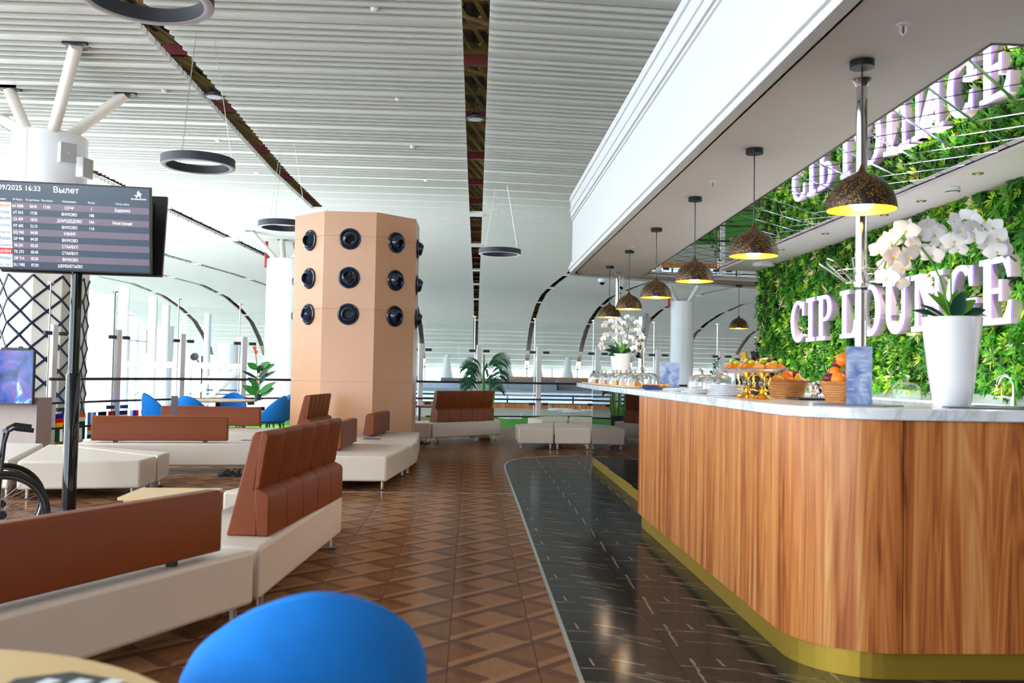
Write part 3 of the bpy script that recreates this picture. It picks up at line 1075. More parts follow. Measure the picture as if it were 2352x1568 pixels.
for pi_, pc in enumerate(pieces(FP, cuts)):
    pc = [p for i_, p in enumerate(pc) if i_ == 0 or math.hypot(p[0] - pc[i_ - 1][0], p[1] - pc[i_ - 1][1]) > 1e-6]
    # a hairline joint at both ends
    def shrink(a, b, g):
        L = math.hypot(b[0] - a[0], b[1] - a[1])
        return (a[0] + (b[0] - a[0]) * g / L, a[1] + (b[1] - a[1]) * g / L)
    g = 0.006 if pi_ in (11,) else 0.0016
    pc = [shrink(pc[0], pc[1], 0.0024)] + pc[1:-1] + [shrink(pc[-1], pc[-2], g if pi_ != 10 else 0.004)]
    outp = []; inp = []
    for q, p in enumerate(pc):
        a = pc[max(0, q - 1)]; b = pc[min(len(pc) - 1, q + 1)]
        d = Vector((b[0] - a[0], b[1] - a[1])).normalized(); n = Vector((-d.y, d.x))
        outp.append(p); inp.append((p[0] + n.x * 0.02, p[1] + n.y * 0.02))
    m2 = MB(); n = len(outp)
    for z in (0.13, WT0):
        m2.v += [(x, y, z) for x, y in outp] + [(x, y, z) for x, y in inp]
    N2 = 2 * n
    for q in range(n - 1):
        m2.face((q, q + 1, N2 + q + 1, N2 + q))
        m2.face((n + q + 1, n + q, N2 + n + q, N2 + n + q + 1))
        m2.face((q + 1, q, n + q, n + q + 1))
        m2.face((N2 + q, N2 + q + 1, N2 + n + q + 1, N2 + n + q))
    m2.face((0, N2, N2 + n, n)); m2.face((n - 1, n + n - 1, N2 + n + n - 1, N2 + n - 1))
    part('wood_panel', m2, 'counter_wood', ct, smooth=30, world=True)
FPi = front_path(0.021)
mb = MB()
pts2 = FPi
for (xa, ya), (xb, yb) in zip(pts2, pts2[1:]):
    d = Vector((xb - xa, yb - ya, 0)).normalized(); n = Vector((-d.y, d.x, 0)) * 0.03
    mb.hexa([(xa, ya, 0.125), (xb, yb, 0.125), (xb + n.x, yb + n.y, 0.125), (xa + n.x, ya + n.y, 0.125), (xa, ya, WT0), (xb, yb, WT0), (xb + n.x, yb + n.y, WT0), (xa + n.x, ya + n.y, WT0)])
mb.box(1.536, 2.1, 8.0, 8.049, 0.125, WT0)
part('carcass', mb, 'black_metal', ct, world=True)
FPk = front_path(0.036)
mb = MB()
for (xa, ya), (xb, yb) in zip(FPk, FPk[1:]):
    d = Vector((xb - xa, yb - ya, 0)).normalized(); n = Vector((-d.y, d.x, 0)) * 0.03
    mb.hexa([(xa, ya, 0.004), (xb, yb, 0.004), (xb + n.x, yb + n.y, 0.004), (xa + n.x, ya + n.y, 0.004), (xa, ya, 0.126), (xb, yb, 0.126), (xb + n.x, yb + n.y, 0.126), (xa + n.x, ya + n.y, 0.126)])
part('brass_plinth', mb, 'gold_brushed', ct, smooth=30, world=True)
# recessed dark glass stretch towards the far end
for q, (ya, yb) in enumerate([(8.06, 9.9), (9.905, 11.72), (11.725, 13.55)]):
    part('dark_glass_panel', MB().box(1.80 + 0.02 * q, 1.83 + 0.02 * q, ya, yb, 0.13, WT0), 'black_glass', ct, world=True)
part('end_glass_panel', MB().box(1.87, 2.3, 13.552, 13.57, 0.13, WT0), 'black_glass', ct, world=True)
mb = MB(); mb.hexa([(1.80, 8.06, 0.004), (1.84, 8.06, 0.004), (1.90, 13.57, 0.004), (1.86, 13.57, 0.004), (1.80, 8.06, 0.126), (1.84, 8.06, 0.126), (1.90, 13.57, 0.126), (1.86, 13.57, 0.126)])
part('rear_brass_plinth', mb, 'gold_brushed', ct, world=True)
# worktop
rr = 0.44
wt = [(1.50, 8.0), (1.505, 10.5), (1.545, 12.6), (1.57, 13.3), (1.62, 13.62), (1.75, 13.72), (2.25, 13.72), (2.25, 4.75), (3.5, 4.75), (3.5, 3.985)]
arc_ = [(1.50 + rr + rr * math.cos(a), 3.985 + rr + rr * math.sin(a)) for a in [PI * 1.5 - PI / 2 * k / 14 for k in range(15)]]
mb = MB().prism(wt + arc_, WT0, WT1)
part('worktop', mb, 'quartz', ct, world=True, bevel=0.004, smooth=30)
part('worktop_bracket', MB().box(1.9, 2.2, 8.0, 13.5, 1.05, WT0), 'black_metal', ct, world=True)
# back counter along the planted wall
bc = thing('back_counter', (3.9, 8, 0), label='narrow white back counter along the foot of the planted wall', cat='counter')
part('body', MB().box(3.66, 4.24, 4.8, 12.6, 0, 1.13), 'taupe', bc, world=True)
part('worktop', MB().box(3.62, 4.245, 4.76, 12.64, 1.13, 1.175), 'quartz', bc, world=True)
# ---------------------------------------------------------------- lounge seating
SEAT, UNDER = 0.39, 0.105
def bench(poly, label, cat='bench', group=None, legs=None):
    cx_ = sum(p[0] for p in poly) / len(poly); cy_ = sum(p[1] for p in poly) / len(poly)
    t_ = thing('lounge_bench', (cx_, cy_, 0), label=label, cat=cat, group=group)
    # pull in slightly so that neighbours show a seam
    pp = []
    for x, y in poly:
        d = Vector((cx_ - x, cy_ - y)); d = d / d.length
        pp.append((x + d.x * 0.008, y + d.y * 0.008))
    part('seat_block', MB().prism(pp, UNDER, SEAT), 'cream_leather', t_, world=True, bevel=0.024, bseg=3, smooth=50)
    for q, (x, y) in enumerate(poly):
        if legs is not None and q not in legs: continue
        d = Vector((cx_ - x, cy_ - y)); L = d.length; d = d / L
        lx, ly = x + d.x * 0.13, y + d.y * 0.13
        m2 = MB().lathe([(0.024, 0.0), (0.024, 0.02), (0.020, 0.022), (0.020, UNDER + 0.004)], 14, (lx, ly, 0), cap0=True, cap1=True)
        lg = part('leg', m2, 'steel', t_, world=True, smooth=40)
        part('foot_glide', MB().lathe([(0.026, 0.0), (0.026, 0.012)], 14, (lx - cx_, ly - cy_, 0), cap0=True, cap1=True), 'black_rubber', lg)
    return t_
def low_rest(t_, p0, p1, side, h0=0.415, h1=0.725, w0=0.165, w1=0.12):
    p0, p1 = Vector(p0), Vector(p1)
    d = (p1 - p0).normalized(); n = Vector((-d.y, d.x)) * side
    prof = [(0.0, h0), (w0, h0), (w0 - 0.01, h0 + 0.05), (w1 + 0.01, h1 - 0.03), (w1 - 0.02, h1), (0.015, h1), (0.0, h1 - 0.02)]
    m2 = MB().extr(prof, p0, p1, n)
    bm = bmesh.new()
    part('backrest', m2, 'brown_leather', t_, world=True, bevel=0.012, bseg=2, smooth=50)
    bm.free()
    L = (p1 - p0).length
    for k in (0.17, 0.83):
        c_ = p0 + d * (L * k) + n * 0.06
        part('rest_post', MB().box(c_.x - 0.022, c_.x + 0.022, c_.y - 0.022, c_.y + 0.022, SEAT - 0.002, h0 + 0.03), 'black_metal', t_, world=True)
def tall_rest(t_, p0, p1, side, nseg=5):
    p0, p1 = Vector(p0), Vector(p1)
    d = (p1 - p0).normalized(); n = Vector((-d.y, d.x)) * side
    L = (p1 - p0).length
    core = [(0.07, SEAT), (0.25, SEAT), (0.115, 0.96), (0.095, 0.985), (0.06, 0.985), (0.05, 0.96), (0.09, 0.66), (0.07, 0.64)]
    part('backrest', MB().extr(core, p0 + d * 0.004, p1 - d * 0.004, n), 'brown_leather', t_, world=True, bevel=0.010, smooth=50)
    lowp = [(0.0, SEAT + 0.002), (0.072, SEAT + 0.002), (0.092, 0.655), (0.07, 0.664), (0.012, 0.636), (0.0, 0.615)]
    upp = [(0.078, 0.648), (0.094, 0.655), (0.062, 0.985), (0.03, 0.990), (0.014, 0.97), (0.058, 0.67)]
    for k in range(nseg):
        a = p0 + d * (L * k / nseg + 0.001); b = p0 + d * (L * (k + 1) / nseg - 0.001)
        part('lower_cushion', MB().extr(lowp, a, b, n), 'brown_leather', t_, world=True, bevel=0.009, bseg=2, smooth=60)
        part('upper_cushion', MB().extr(upp, a, b, n), 'brown_leather', t_, world=True, bevel=0.009, bseg=2, smooth=60)

# near pair in the foreground
dA = Vector((0.453, 0.892)); nA = Vector((-0.892, 0.453))
A1 = Vector((-1.112, 4.896)); A0 = A1 - dA * 2.05
jb = Vector((-0.96, 0.28)).normalized() * 0.66
bA = bench([tuple(A0), tuple(A1), tuple(A1 + jb), tuple(A0 + nA * 0.62)], 'foreground cream leather bench with a low brown backrest floating on black posts')
q0 = A1 - dA * 0.235 + nA * 0.028
low_rest(bA, q0 - dA * 1.62, q0, 1, 0.42, 0.728)
B0 = A1 + Vector((0.004, 0.05)); B1 = Vector((-0.955, 7.15))
bB = bench([tuple(B0), (B1.x - 0.004, B1.y - 0.1), (B1.x - 0.10, B1.y), (-1.62, 7.12), tuple(B0 + jb)], 'cream leather bench carrying a tall tufted brown back, standing along the walkway', legs=[0, 1, 3, 4])
tall_rest(bB, (-1.132, 5.262), (-0.945, 6.92), 1)
bK = bench([(-1.02, 7.18), (-1.10, 7.85), (-1.75, 7.95), (-1.92, 7.2)], 'cream leather bench end peeping out behind the tall tufted brown back')
low_rest(bK, (-1.10, 7.42), (-1.18, 7.82), 1, 0.40, 0.80)
# ottomans below the departures board
bench([(-4.47, 9.22), (-3.34, 9.45), (-3.33, 9.92), (-5.10, 11.28)], 'cream wedge ottoman right behind the black display post')
bench([(-3.33, 9.94), (-3.36, 10.42), (-4.55, 11.12), (-5.06, 11.30)], 'narrow cream ottoman wedge joined to the back of the one behind the display post')
bench([(-4.56, 9.25), (-5.18, 11.34), (-6.05, 11.35), (-4.78, 9.34)], 'cream ottoman wedge behind the wheelchair, joined to the display post ottoman')
bE = bench([(-4.86, 11.44), (-2.707, 11.786), (-2.79, 12.50), (-4.95, 12.12)], 'long cream bench with a brown low back and a cable tangle underneath')
low_rest(bE, (-4.70, 11.53), (-3.09, 11.79), 1)
bench([(-5.2, 13.86), (-3.04, 13.70), (-3.02, 14.30), (-5.2, 14.38)], 'cream bench without back, in front of the round dining table')
bF = bench([(-5.2, 14.42), (-3.02, 14.34), (-3.0, 15.0), (-5.2, 15.08)], 'cream bench with a brown low back standing closest to the round dining table')
low_rest(bF, (-4.93, 14.75), (-3.38, 14.85), 1)
# pair in front of the air tower
bG = bench([(-2.0, 10.26), (-0.914, 10.26), (-0.745, 11.84), (-1.5, 12.10), (-1.95, 12.02)], 'cream bench with a low brown back, corner foot set on the metal floor strip', legs=[0, 1, 2, 4])
low_rest(bG, (-1.50, 10.80), (-1.47, 12.02), 1, w0=0.14)
bG2 = bench([(-1.46, 12.16), (-0.74, 11.90), (-0.70, 12.45), (-0.774, 14.42), (-1.95, 14.42), (-1.95, 12.2)], 'cream bench with a low brown back right against the foot of the peach air tower', legs=[0, 1, 3, 4])
low_rest(bG2, (-1.37, 13.2), (-1.25, 14.40), 1)
bM = bench([(-2.75, 12.72), (-2.08, 12.72), (-2.02, 14.32), (-2.68, 14.32)], 'cream bench with a tall tufted brown back seen end-on before the air tower')
tall_rest(bM, (-2.22, 12.9), (-2.13, 14.2), 1)
# far sofa and ottomans by the balustrade
bS = bench([(-0.685, 17.04), (0.64, 18.32), (0.62, 18.80), (0.25, 18.98), (-1.12, 17.62)], 'far cream bench with a tall tufted brown back in front of the potted palm', legs=[0, 1, 3, 4])
tall_rest(bS, (-0.60, 17.28), (0.50, 18.34), 1)
bench([(-0.70, 17.03), (-1.14, 17.60), (-1.75, 17.45), (-1.20, 16.98)], 'small cream bench wedge between the far tufted sofa and the air tower')
bench([(0.87, 16.05), (1.505, 16.12), (1.70, 18.2), (0.86, 17.1)], 'cream wedge ottoman nearest the rounded corner of the marble walkway')
bench([(1.525, 16.12), (2.18, 16.2), (2.30, 16.95), (1.72, 18.2)], 'cream wedge ottoman beside the dark glass end of the bar')
bench([(1.26, 19.7), (1.50, 18.75), (2.04, 18.78), (2.26, 20.6), (1.75, 20.6)], 'cream wedge ottoman under the balustrade, before the toy airfield')
bench([(2.06, 18.78), (2.62, 18.95), (2.85, 20.4), (2.28, 20.6)], 'right-hand cream wedge ottoman under the balustrade, partly behind the bar')
bench([(-2.2, 19.65), (-0.95, 19.65), (-0.95, 20.2), (-2.0, 20.2)], 'plain cream ottoman beyond the air tower by the dark side table')

# round-backed blue tub chair
def tub_shell(mb_, r_out, th, zlo, ztop, zarm):
    """wrap-round shell, open at local +Y (the front)"""
    N = 28
    ring = []
    for layer, rr_ in ((0, r_out), (1, r_out - th)):
        for j in range(7):
            for k in range(N + 1):
                a = R(-206) + R(232) * k / N          # sweeps round the back (-Y)
                u = abs((k / N) - 0.5) * 2
                top = ztop - 0.42 * u ** 1.7
                zz = zlo + (top - zlo) * j / 6
                fl_ = 1.0 + 0.16 * (zz - zlo) - (0.05 if j == 6 else 0)
                x = rr_ * fl_ * math.cos(a) * 1.02; y = rr_ * fl_ * math.sin(a)
                mb_.v.append((x, y, zz + (0.012 if (layer == 0 and j == 6) else 0)))
    W = N + 1
    for j in range(6):
        for k in range(N):
            a = j * W + k; b = a + 1; c = a + W; d = c + 1
            mb_.face((a, b, d, c))
            o_ = 7 * W
            mb_.face((o_ + b, o_ + a, o_ + c, o_ + d))
    for k in range(N):
        a = 6 * W + k
        mb_.face((a, a + 1, 7 * W + a + 1, 7 * W + a))
        mb_.face((k + 1, k, 7 * W + k, 7 * W + k + 1))
    for k in (0, N):
        for j in range(6):
            a = j * W + k
            q = (a, a + W, 7 * W + a + W, 7 * W + a)
            mb_.face(q if k == 0 else q[::-1])
def tub_chair(loc, rz, label, group=None):
    t_ = thing('tub_chair', loc, rz, label, 'chair', group)
    m2 = MB(); tub_shell(m2, 0.282, 0.05, 0.40, 0.872, 0.56)
    o_ = part('backrest', m2, 'blue_fabric', t_, smooth=60)
    sb = o_.modifiers.new('sub', 'SUBSURF'); sb.levels = 1; sb.render_levels = 1
    m2 = MB().lathe([(0.03, 0.37), (0.20, 0.375), (0.262, 0.40), (0.272, 0.44), (0.255, 0.475), (0.20, 0.487), (0.001, 0.49)], 28)
    part('seat', m2, 'blue_fabric', t_, smooth=60)
    for a in (45, 135, 225, 315):
        ca, sa = math.cos(R(a)), math.sin(R(a))
        part('leg', MB().tube([(0.16 * ca, 0.16 * sa, 0.40), (0.25 * ca, 0.25 * sa, 0.0)], [0.019, 0.011], 10), 'oak_leg', t_, smooth=50)
    return t_
def dup_chair(src, loc, rz, label, group=None):
    c = copy_tree(src)
    c.location = loc; c.rotation_euler = (0, 0, rz); c['label'] = label
    if group: c['group'] = group
    return c
near_chair = tub_chair((-0.385, 2.24, 0), R(14), 'blue fabric tub chair drawn up to the beech table with the patterned card')
TC = (-4.58, 16.75)
def at_table(a, r_): return (TC[0] + r_ * math.cos(R(a)), TC[1] + r_ * math.sin(R(a)), 0)
for a, lb in ((182, 'blue tub chair at the dining table, the one closest to the flag-hung glass'),
              (218, 'blue tub chair at the dining table, second from the flag-hung glass'),
              (262, 'blue tub chair at the dining table with its back to the brown bench'),
              (92, 'blue tub chair on the balustrade side of the round dining table'),
              (-14, 'blue tub chair at the round dining table, beside the red-flowered plant'),
              (24, 'blue tub chair tucked behind another, next to the air tower')):
    p = at_table(a, 1.04)
    dup_chair(near_chair, p, R(a) + PI / 2, lb, 'tub chairs round the dining table')

def round_table(name, c, r_, z, label, under='black_metal'):
    t_ = thing(name, (c[0], c[1], 0), label=label, cat='table')
    part('tabletop', MB().lathe([(0.001, z - 0.03), (r_ - 0.02, z - 0.03), (r_, z - 0.02), (r_, z - 0.004), (r_ - 0.006, z), (0.001, z)], 64), 'beech', t_, smooth=30)
    part('pedestal', MB().lathe([(0.05, 0.02), (0.045, 0.1), (0.045, z - 0.03)], 24), under, t_, smooth=40)
    part('base_plate', MB().lathe([(0.001, 0.02), (0.28, 0.014), (0.30, 0.0)], 40, cap1=False), under, t_, smooth=40)
    return t_
round_table('dining_table', (-1.10, 1.30), 0.72, 0.74, 'round beech table top in the foreground beside the blue tub chair')
round_table('dining_table', TC, 0.70, 0.77, 'large round dining table ringed by blue tub chairs')
# patterned card on the near table
cd = MB()
cc = on_z(150, 1556, 0.742)
cd.prism([(cc.x - 0.10, cc.y - 0.16), (cc.x + 0.10, cc.y - 0.20), (cc.x + 0.12, cc.y - 0.02), (cc.x - 0.0, cc.y + 0.03), (cc.x - 0.09, cc.y - 0.01)], 0.741, 0.744)
k_ = thing('patterned_card', (cc.x, cc.y, 0.741), label='black and white patterned card lying on the near beech table', cat='card')
part('card', cd, 'black_metal', k_, world=True)
for q in range(9):
    ox, oy = -0.08 + 0.06 * (q % 3) + 0.02 * (q // 3), -0.15 + 0.055 * (q // 3)
    cdm = MB().prism([(cc.x + ox, cc.y + oy), (cc.x + ox + 0.026, cc.y + oy - 0.012), (cc.x + ox + 0.044, cc.y + oy + 0.018), (cc.x + ox + 0.012, cc.y + oy + 0.03)], 0.744, 0.7446)
    part('white_motif', cdm, 'paper_white', k_, world=True)
# patterned runner on the far dining table
k_ = thing('table_runner', (TC[0] - 0.05, TC[1] - 0.35, 0.771), label='black and white patterned runner on the large round dining table', cat='runner')
part('cloth', MB().box(-0.45, 0.45, -0.12, 0.12, 0, 0.004), 'paper_white', k_)
for q in range(16):
    x = -0.42 + 0.056 * q; y = -0.08 + 0.06 * (q % 3)
    part('black_motif', MB().prism([(x, y), (x + 0.035, y - 0.01), (x + 0.045, y + 0.03), (x + 0.01, y + 0.04)], 0.004, 0.005), 'black_metal', k_)
# low side tables
def side_table(c, sx, sy, z, rz, label, top='beech'):
    t_ = thing('side_table', (c[0], c[1], 0), rz, label, 'table')
    part('tabletop', MB().box(-sx, sx, -sy, sy, z - 0.022, z), top, t_, bevel=0.004)
    part('edge_band', MB().box(-sx + 0.03, sx - 0.03, -sy + 0.03, sy - 0.03, z - 0.05, z - 0.023), 'white_paint', t_)
    for x in (-sx + 0.06, sx - 0.06):
        for y in (-sy + 0.06, sy - 0.06):
            part('leg', MB().tube([(x, y, 0), (x, y, z - 0.05)], 0.015, 10), 'steel', t_, smooth=40)
    return t_
side_table((-2.0, 6.27), 0.28, 0.25, 0.50, R(3), 'low beech side table just beyond the floating brown backrest')
t_ = thing('side_table', (-0.95, 19.2, 0), label='thin dark side table on slim legs between the tower and the far sofa', cat='table')
part('tabletop', MB().box(-0.5, 0.42, -0.25, 0.25, 0.60, 0.62), 'charcoal', t_)
for x in (-0.4, -0.1, 0.3):
    for y in (-0.15, 0.15):
        part('leg', MB().tube([(x, y, 0), (x, y, 0.6)], 0.012, 8), 'black_metal', t_)
solo('brochure', MB().box(-1.2, -0.95, 19.05, 19.25, 0.621, 0.632), 'charcoal', 'dark brochure left on the thin dark side table', 'brochure')
# loose things on and under the benches
def tray(px_, py_, w, label, col='slate'):
    p = on_z(px_, py_, SEAT)
    t_ = thing('power_tray', (p.x, p.y, SEAT + 0.001), label=label, cat='socket tray')
    part('tray_plate', MB().box(-w / 2, w / 2, -0.11, 0.11, 0, 0.010), 'steel', t_, bevel=0.003)
    part('socket_strip', MB().box(-w * 0.35, w * 0.35, -0.05, 0.05, 0.010, 0.016), col, t_)
    return t_
tray(852, 1009, 0.26, 'flat socket tray on the seat seam between the two benches before the tower')
tray(572, 1013, 0.24, 'flat socket tray at the right end of the bench with the cable tangle')
tray(262, 1011, 0.26, 'flat socket tray under the left end of the long low brown back')
def cables(c, n, r_, label):
    m2 = MB(); rd = random.Random(int(abs(c[0]) * 100))
    for q in range(n):
        pts = []
        a = rd.uniform(0, 6)
        for k in range(14):
            a += rd.uniform(0.4, 0.9)
            pts.append((c[0] + r_ * (0.5 + 0.5 * rd.random()) * math.cos(a), c[1] + 0.4 * r_ * math.sin(a), 0.012 + 0.05 * rd.random() * (k % 3)))
        m2.tube(pts, 0.007, 6)
    return solo('cable_tangle', m2, 'black_rubber', label, 'cable', smooth=60)
p = on_z(530, 1094, 0.0); cables((p.x, p.y - 0.02), 4, 0.17, 'black cable tangle under the long cream bench near the round dining table')
p = on_z(975, 1022, 0.0); cables((p.x - 0.02, p.y), 3, 0.13, 'black cable tangle under the small wedge beside the far tufted sofa')
p = on_z(1084, 1014, 0.0)
solo('waste_bucket', MB().lathe([(0.07, 0), (0.085, 0.10), (0.09, 0.10), (0.075, 0.0)], 24, (p.x + 0.05, p.y + 0.35, 0), cap0=True), 'white_gloss', 'small white bucket under the far tufted sofa', 'bucket', smooth=40)
p = on_y(405, 955, 14.2)
t_ = thing('menu_holder', (p.x, 14.1, SEAT), label='brown upright menu holder on the bench before the dining table', cat='menu holder')
part('panel', MB().box(-0.05, 0.05, -0.004, 0.004, 0.01, 0.52), 'rail_brown', t_)
part('clear_edge', MB().box(-0.062, 0.062, 0.005, 0.010, 0.01, 0.53), 'acrylic', t_)
part('foot', MB().box(-0.09, 0.09, -0.05, 0.05, 0, 0.012), 'black_metal', t_)

# ---------------------------------------------------------------- peach air tower with jet nozzles
TCX, TCY, TR, TPH, TZ = -1.9827, 15.8, 1.1038, 3.52062, 3.935
tw = thing('air_tower', (TCX, TCY, 0), label='octagonal peach ventilation tower studded with navy jet nozzles', cat='air tower')
def tv_(k, s_=1.0): return (TR * s_ * math.cos(TPH + k * PI / 4), TR * s_ * math.sin(TPH + k * PI / 4))
joints = [0.0, 1.159, 2.344, 3.533, TZ]
part('core', MB().prism([tv_(k, 0.985) for k in range(8)], 0, TZ - 0.02), 'tower_peach', tw)
for k in range(8):
    a, b = tv_(k), tv_(k + 1); ai, bi = tv_(k, 0.98), tv_(k + 1, 0.98)
    def lerp(p, q, s_): return (p[0] + (q[0] - p[0]) * s_, p[1] + (q[1] - p[1]) * s_)
    spl = [0.0, 0.36, 1.0] if k == 2 else [0.0, 1.0]
    for z0, z1 in zip(joints, joints[1:]):
        for s0_, s1_ in zip(spl, spl[1:]):
            m2 = MB().prism([lerp(a, b, s0_ + (0.002 if s0_ else 0)), lerp(a, b, s1_), lerp(ai, bi, s1_), lerp(ai, bi, s0_ + (0.002 if s0_ else 0))], z0 + 0.002, z1 - 0.002)
            part('panel', m2, 'tower_peach', tw)
def jet(tilt_u, tilt_v):
    """nozzle facing local +Z; its throat swivelled"""
    m2 = MB().lathe([(0.172, 0.0), (0.176, 0.012), (0.168, 0.026), (0.150, 0.032), (0.138, 0.026), (0.128, 0.012), (0.12, 0.01)], 36)
    ballm = MB().lathe([(0.126, 0.0), (0.124, 0.03), (0.112, 0.062), (0.096, 0.086), (0.082, 0.098), (0.076, 0.094), (0.072, 0.06), (0.066, 0.01)], 30)
    rot = Matrix.Rotation(tilt_u, 4, 'X') @ Matrix.Rotation(tilt_v, 4, 'Y')
    bm_ = MB().add(ballm, rot)
    dk_ = MB().add(MB().lathe([(0.001, 0.02), (0.069, 0.02)], 24), rot)
    return m2, bm_, dk_
JT = {(0, 0): (.18, .25), (0, 1): (.02, .1), (0, 2): (-.2, -.2), (1, 0): (.28, .18), (1, 1): (-.32, -.02), (1, 2): (.08, -.03), (2, 0): (.32, .22), (2, 1): (.30, .2), (2, 2): (.30, .15)}
for k in range(8):
    a, b = tv_(k), tv_(k + 1)
    mid = ((a[0] + b[0]) / 2, (a[1] + b[1]) / 2)
    nrm = Vector((mid[0], mid[1], 0)).normalized()
    ux = Vector((-nrm.y, nrm.x, 0))
    sh = 0.04 if k == 0 else 0.0
    for r_, zc in enumerate((3.483, 2.852, 2.258)):
        m1, m2, m3 = jet(*JT.get((k, r_), (0.25, 0.1)))
        mt = Matrix(((ux.x, 0, nrm.x, mid[0] + ux.x * sh), (ux.y, 0, nrm.y, mid[1] + ux.y * sh), (0, 1, 0, zc), (0, 0, 0, 1)))
        mt = Matrix(((ux.x, 0, nrm.x, mid[0] + ux.x * sh + nrm.x * 0.001), (ux.y, 0, nrm.y, mid[1] + ux.y * sh + nrm.y * 0.001), (0, 1, 0, zc), (0, 0, 0, 1)))
        j_ = part('jet_nozzle', MB().add(m1, mt), 'navy_jet', tw, smooth=40)
        part('swivel_throat', MB().add(m2, mt), 'navy_jet', j_, smooth=50)
        part('dark_opening', MB().add(m3, mt), 'jet_dark', j_)

# ---------------------------------------------------------------- departures board on its post
sg = thing('departures_board', (-3.68, 8.594, 0), label='flight departures screen pair on a black floor post', cat='display')
part('base_plate', MB().box(-0.17, 0.17, -0.13, 0.13, 0, 0.014), 'black_metal', sg)
part('lower_post', MB().lathe([(0.062, 0.014), (0.062, 1.26), (0.05, 1.275)], 24), 'black_gloss', sg, smooth=40)
part('upper_post', MB().lathe([(0.048, 1.26), (0.048, 2.75)], 24, cap1=True), 'black_gloss', sg, smooth=40)
part('bracket', MB().box(-0.5, 0.5, -0.07, 0.09, 2.35, 2.42).box(-0.04, 0.04, -0.12, 0.16, 2.3, 2.8), 'black_metal', sg)
SW, SH = 1.425, 0.80
def screen(front, cx_, cy_, cz_, yaw_, tilt_):
    s_ = bpy.data.objects.new('screen', MB().box(-SW / 2, SW / 2, 0.0, 0.05, -SH / 2, SH / 2).mesh('screen', 'black_metal'))
    s_.location = (cx_, cy_, cz_); s_.rotation_euler = (tilt_, 0, yaw_)
    link(s_, sg)
    return s_
s1 = screen(True, 0.0, -0.20, 2.60, R(7.0), R(10))
s2 = screen(False, 0.0, 0.20, 2.60, R(187.0), R(10))
for s_ in (s1, s2):
    part('back_cover', MB().box(-SW * 0.36, SW * 0.36, 0.05, 0.075, -SH * 0.34, SH * 0.3), 'charcoal', s_)
    part('mount_rail', MB().box(-SW * 0.42, -SW * 0.38, 0.05, 0.085, -0.3, 0.32).box(SW * 0.38, SW * 0.42, 0.05, 0.085, -0.3, 0.32), 'black_metal', s_)
def scr(name, x0, x1, z0, z1, m, d):
    part(name, MB().box(x0, x1, -d, 0.0, z0, z1), m, s1)
bx_, bz_ = SW / 2 - 0.014, SH / 2 - 0.014
scr('picture', -bx_, bx_, -bz_, bz_, 'screen_dark', 0.002)
HX = -SW / 2
def sx_(f): return HX + f * SW        # fraction across
LOGO_R = 0.163
row_h = (2 * bz_ - 0.185) / 10
rz0 = bz_ - 0.178
for q in range(0, 10, 2):
    scr('table_row', sx_(LOGO_R), bx_ - 0.004, rz0 - (q + 1) * row_h, rz0 - q * row_h, 'screen_row', 0.003)
scr('logo_column', -bx_, sx_(LOGO_R) - 0.004, rz0 - 10 * row_h + 0.004, rz0, 'screen_logo', 0.003)
scr('red_logo_cell', -bx_, sx_(LOGO_R) - 0.004, rz0 - 8 * row_h + 0.004, rz0 - 7 * row_h, 'logo_red', 0.004)
flat = Matrix(((1, 0, 0, 0), (0, 0, 1, 0), (0, 1, 0, 0), (0, 0, 0, 1)))
def put(mbx, x, z, d=0.0052):
    return MB().add(mbx, Matrix.Translation((x, -d, z)) @ flat)
head = MB()
head.add(put(txt('10/09/2025 16:33', 0.062, 'CENTER', 0.0006), sx_(0.185), bz_ - 0.068))
part('date_text', head, 'text_white', s1)
part('title_text', put(txt('Вылет', 0.074, 'CENTER', 0.0008), sx_(0.487), bz_ - 0.074), 'text_white', s1)
part('airport_name', put(txt('AIR MARAKANDA', 0.017, 'CENTER', 0.0006), sx_(0.925), bz_ - 0.105), 'text_white', s1)
# winged emblem above the airport name
em = MB()
ex, ez = sx_(0.925), bz_ - 0.058
for poly in ([(-.026, -.028), (-.02, -.004), (-.004, 0), (.014, -.004), (.022, -.028), (.012, -.028), (.008, -.014), (-.008, -.014), (-.012, -.028)],
             [(-.006, -.004), (-.016, .02), (-.004, .03), (0.0, .04), (.006, .024), (.012, .016), (.01, -.002)],
             [(.01, -.004), (.014, .012), (.024, .012), (.026, .002), (.02, -.006)], [(-.02, -.01), (-.034, -.012), (-.036, -.002), (-.030, -.001), (-.030, -.007), (-.02, -.004)]):
    b = len(em.v)
    em.v += [(ex + x, -0.0052, ez + z) for x, z in poly]
    em.face([b + q for q in range(len(poly))])
part('winged_emblem', em, 'text_white', s1)
hd_ = MB()
for q, f in (('Авиакомпания', 0.085), ('№ Рейса', 0.200), ('По расписан.', 0.288), ('Расчетное', 0.374), ('Направление', 0.505), ('Выход', 0.638), ('Статус рейса', 0.825)):
    hd_.add(put(MB().add(txt(q, 0.026, 'CENTER'), Matrix.Diagonal((0.72, 1.0, 1.0, 1.0))), sx_(f), bz_ - 0.160))
part('column_heads', hd_, 'text_white', s1)
for q, row in enumerate(BOARD):
    for s_, f in zip(row, (0.200, 0.292, 0.370, 0.505, 0.638, 0.825)):
        if s_:
            part('row_text', put(MB().add(txt(s_, 0.038, 'CENTER', 0.0005), Matrix.Diagonal((0.74, 1.0, 1.0, 1.0))), sx_(f), rz0 - (q + 0.5) * row_h - 0.014), 'text_white', s1)
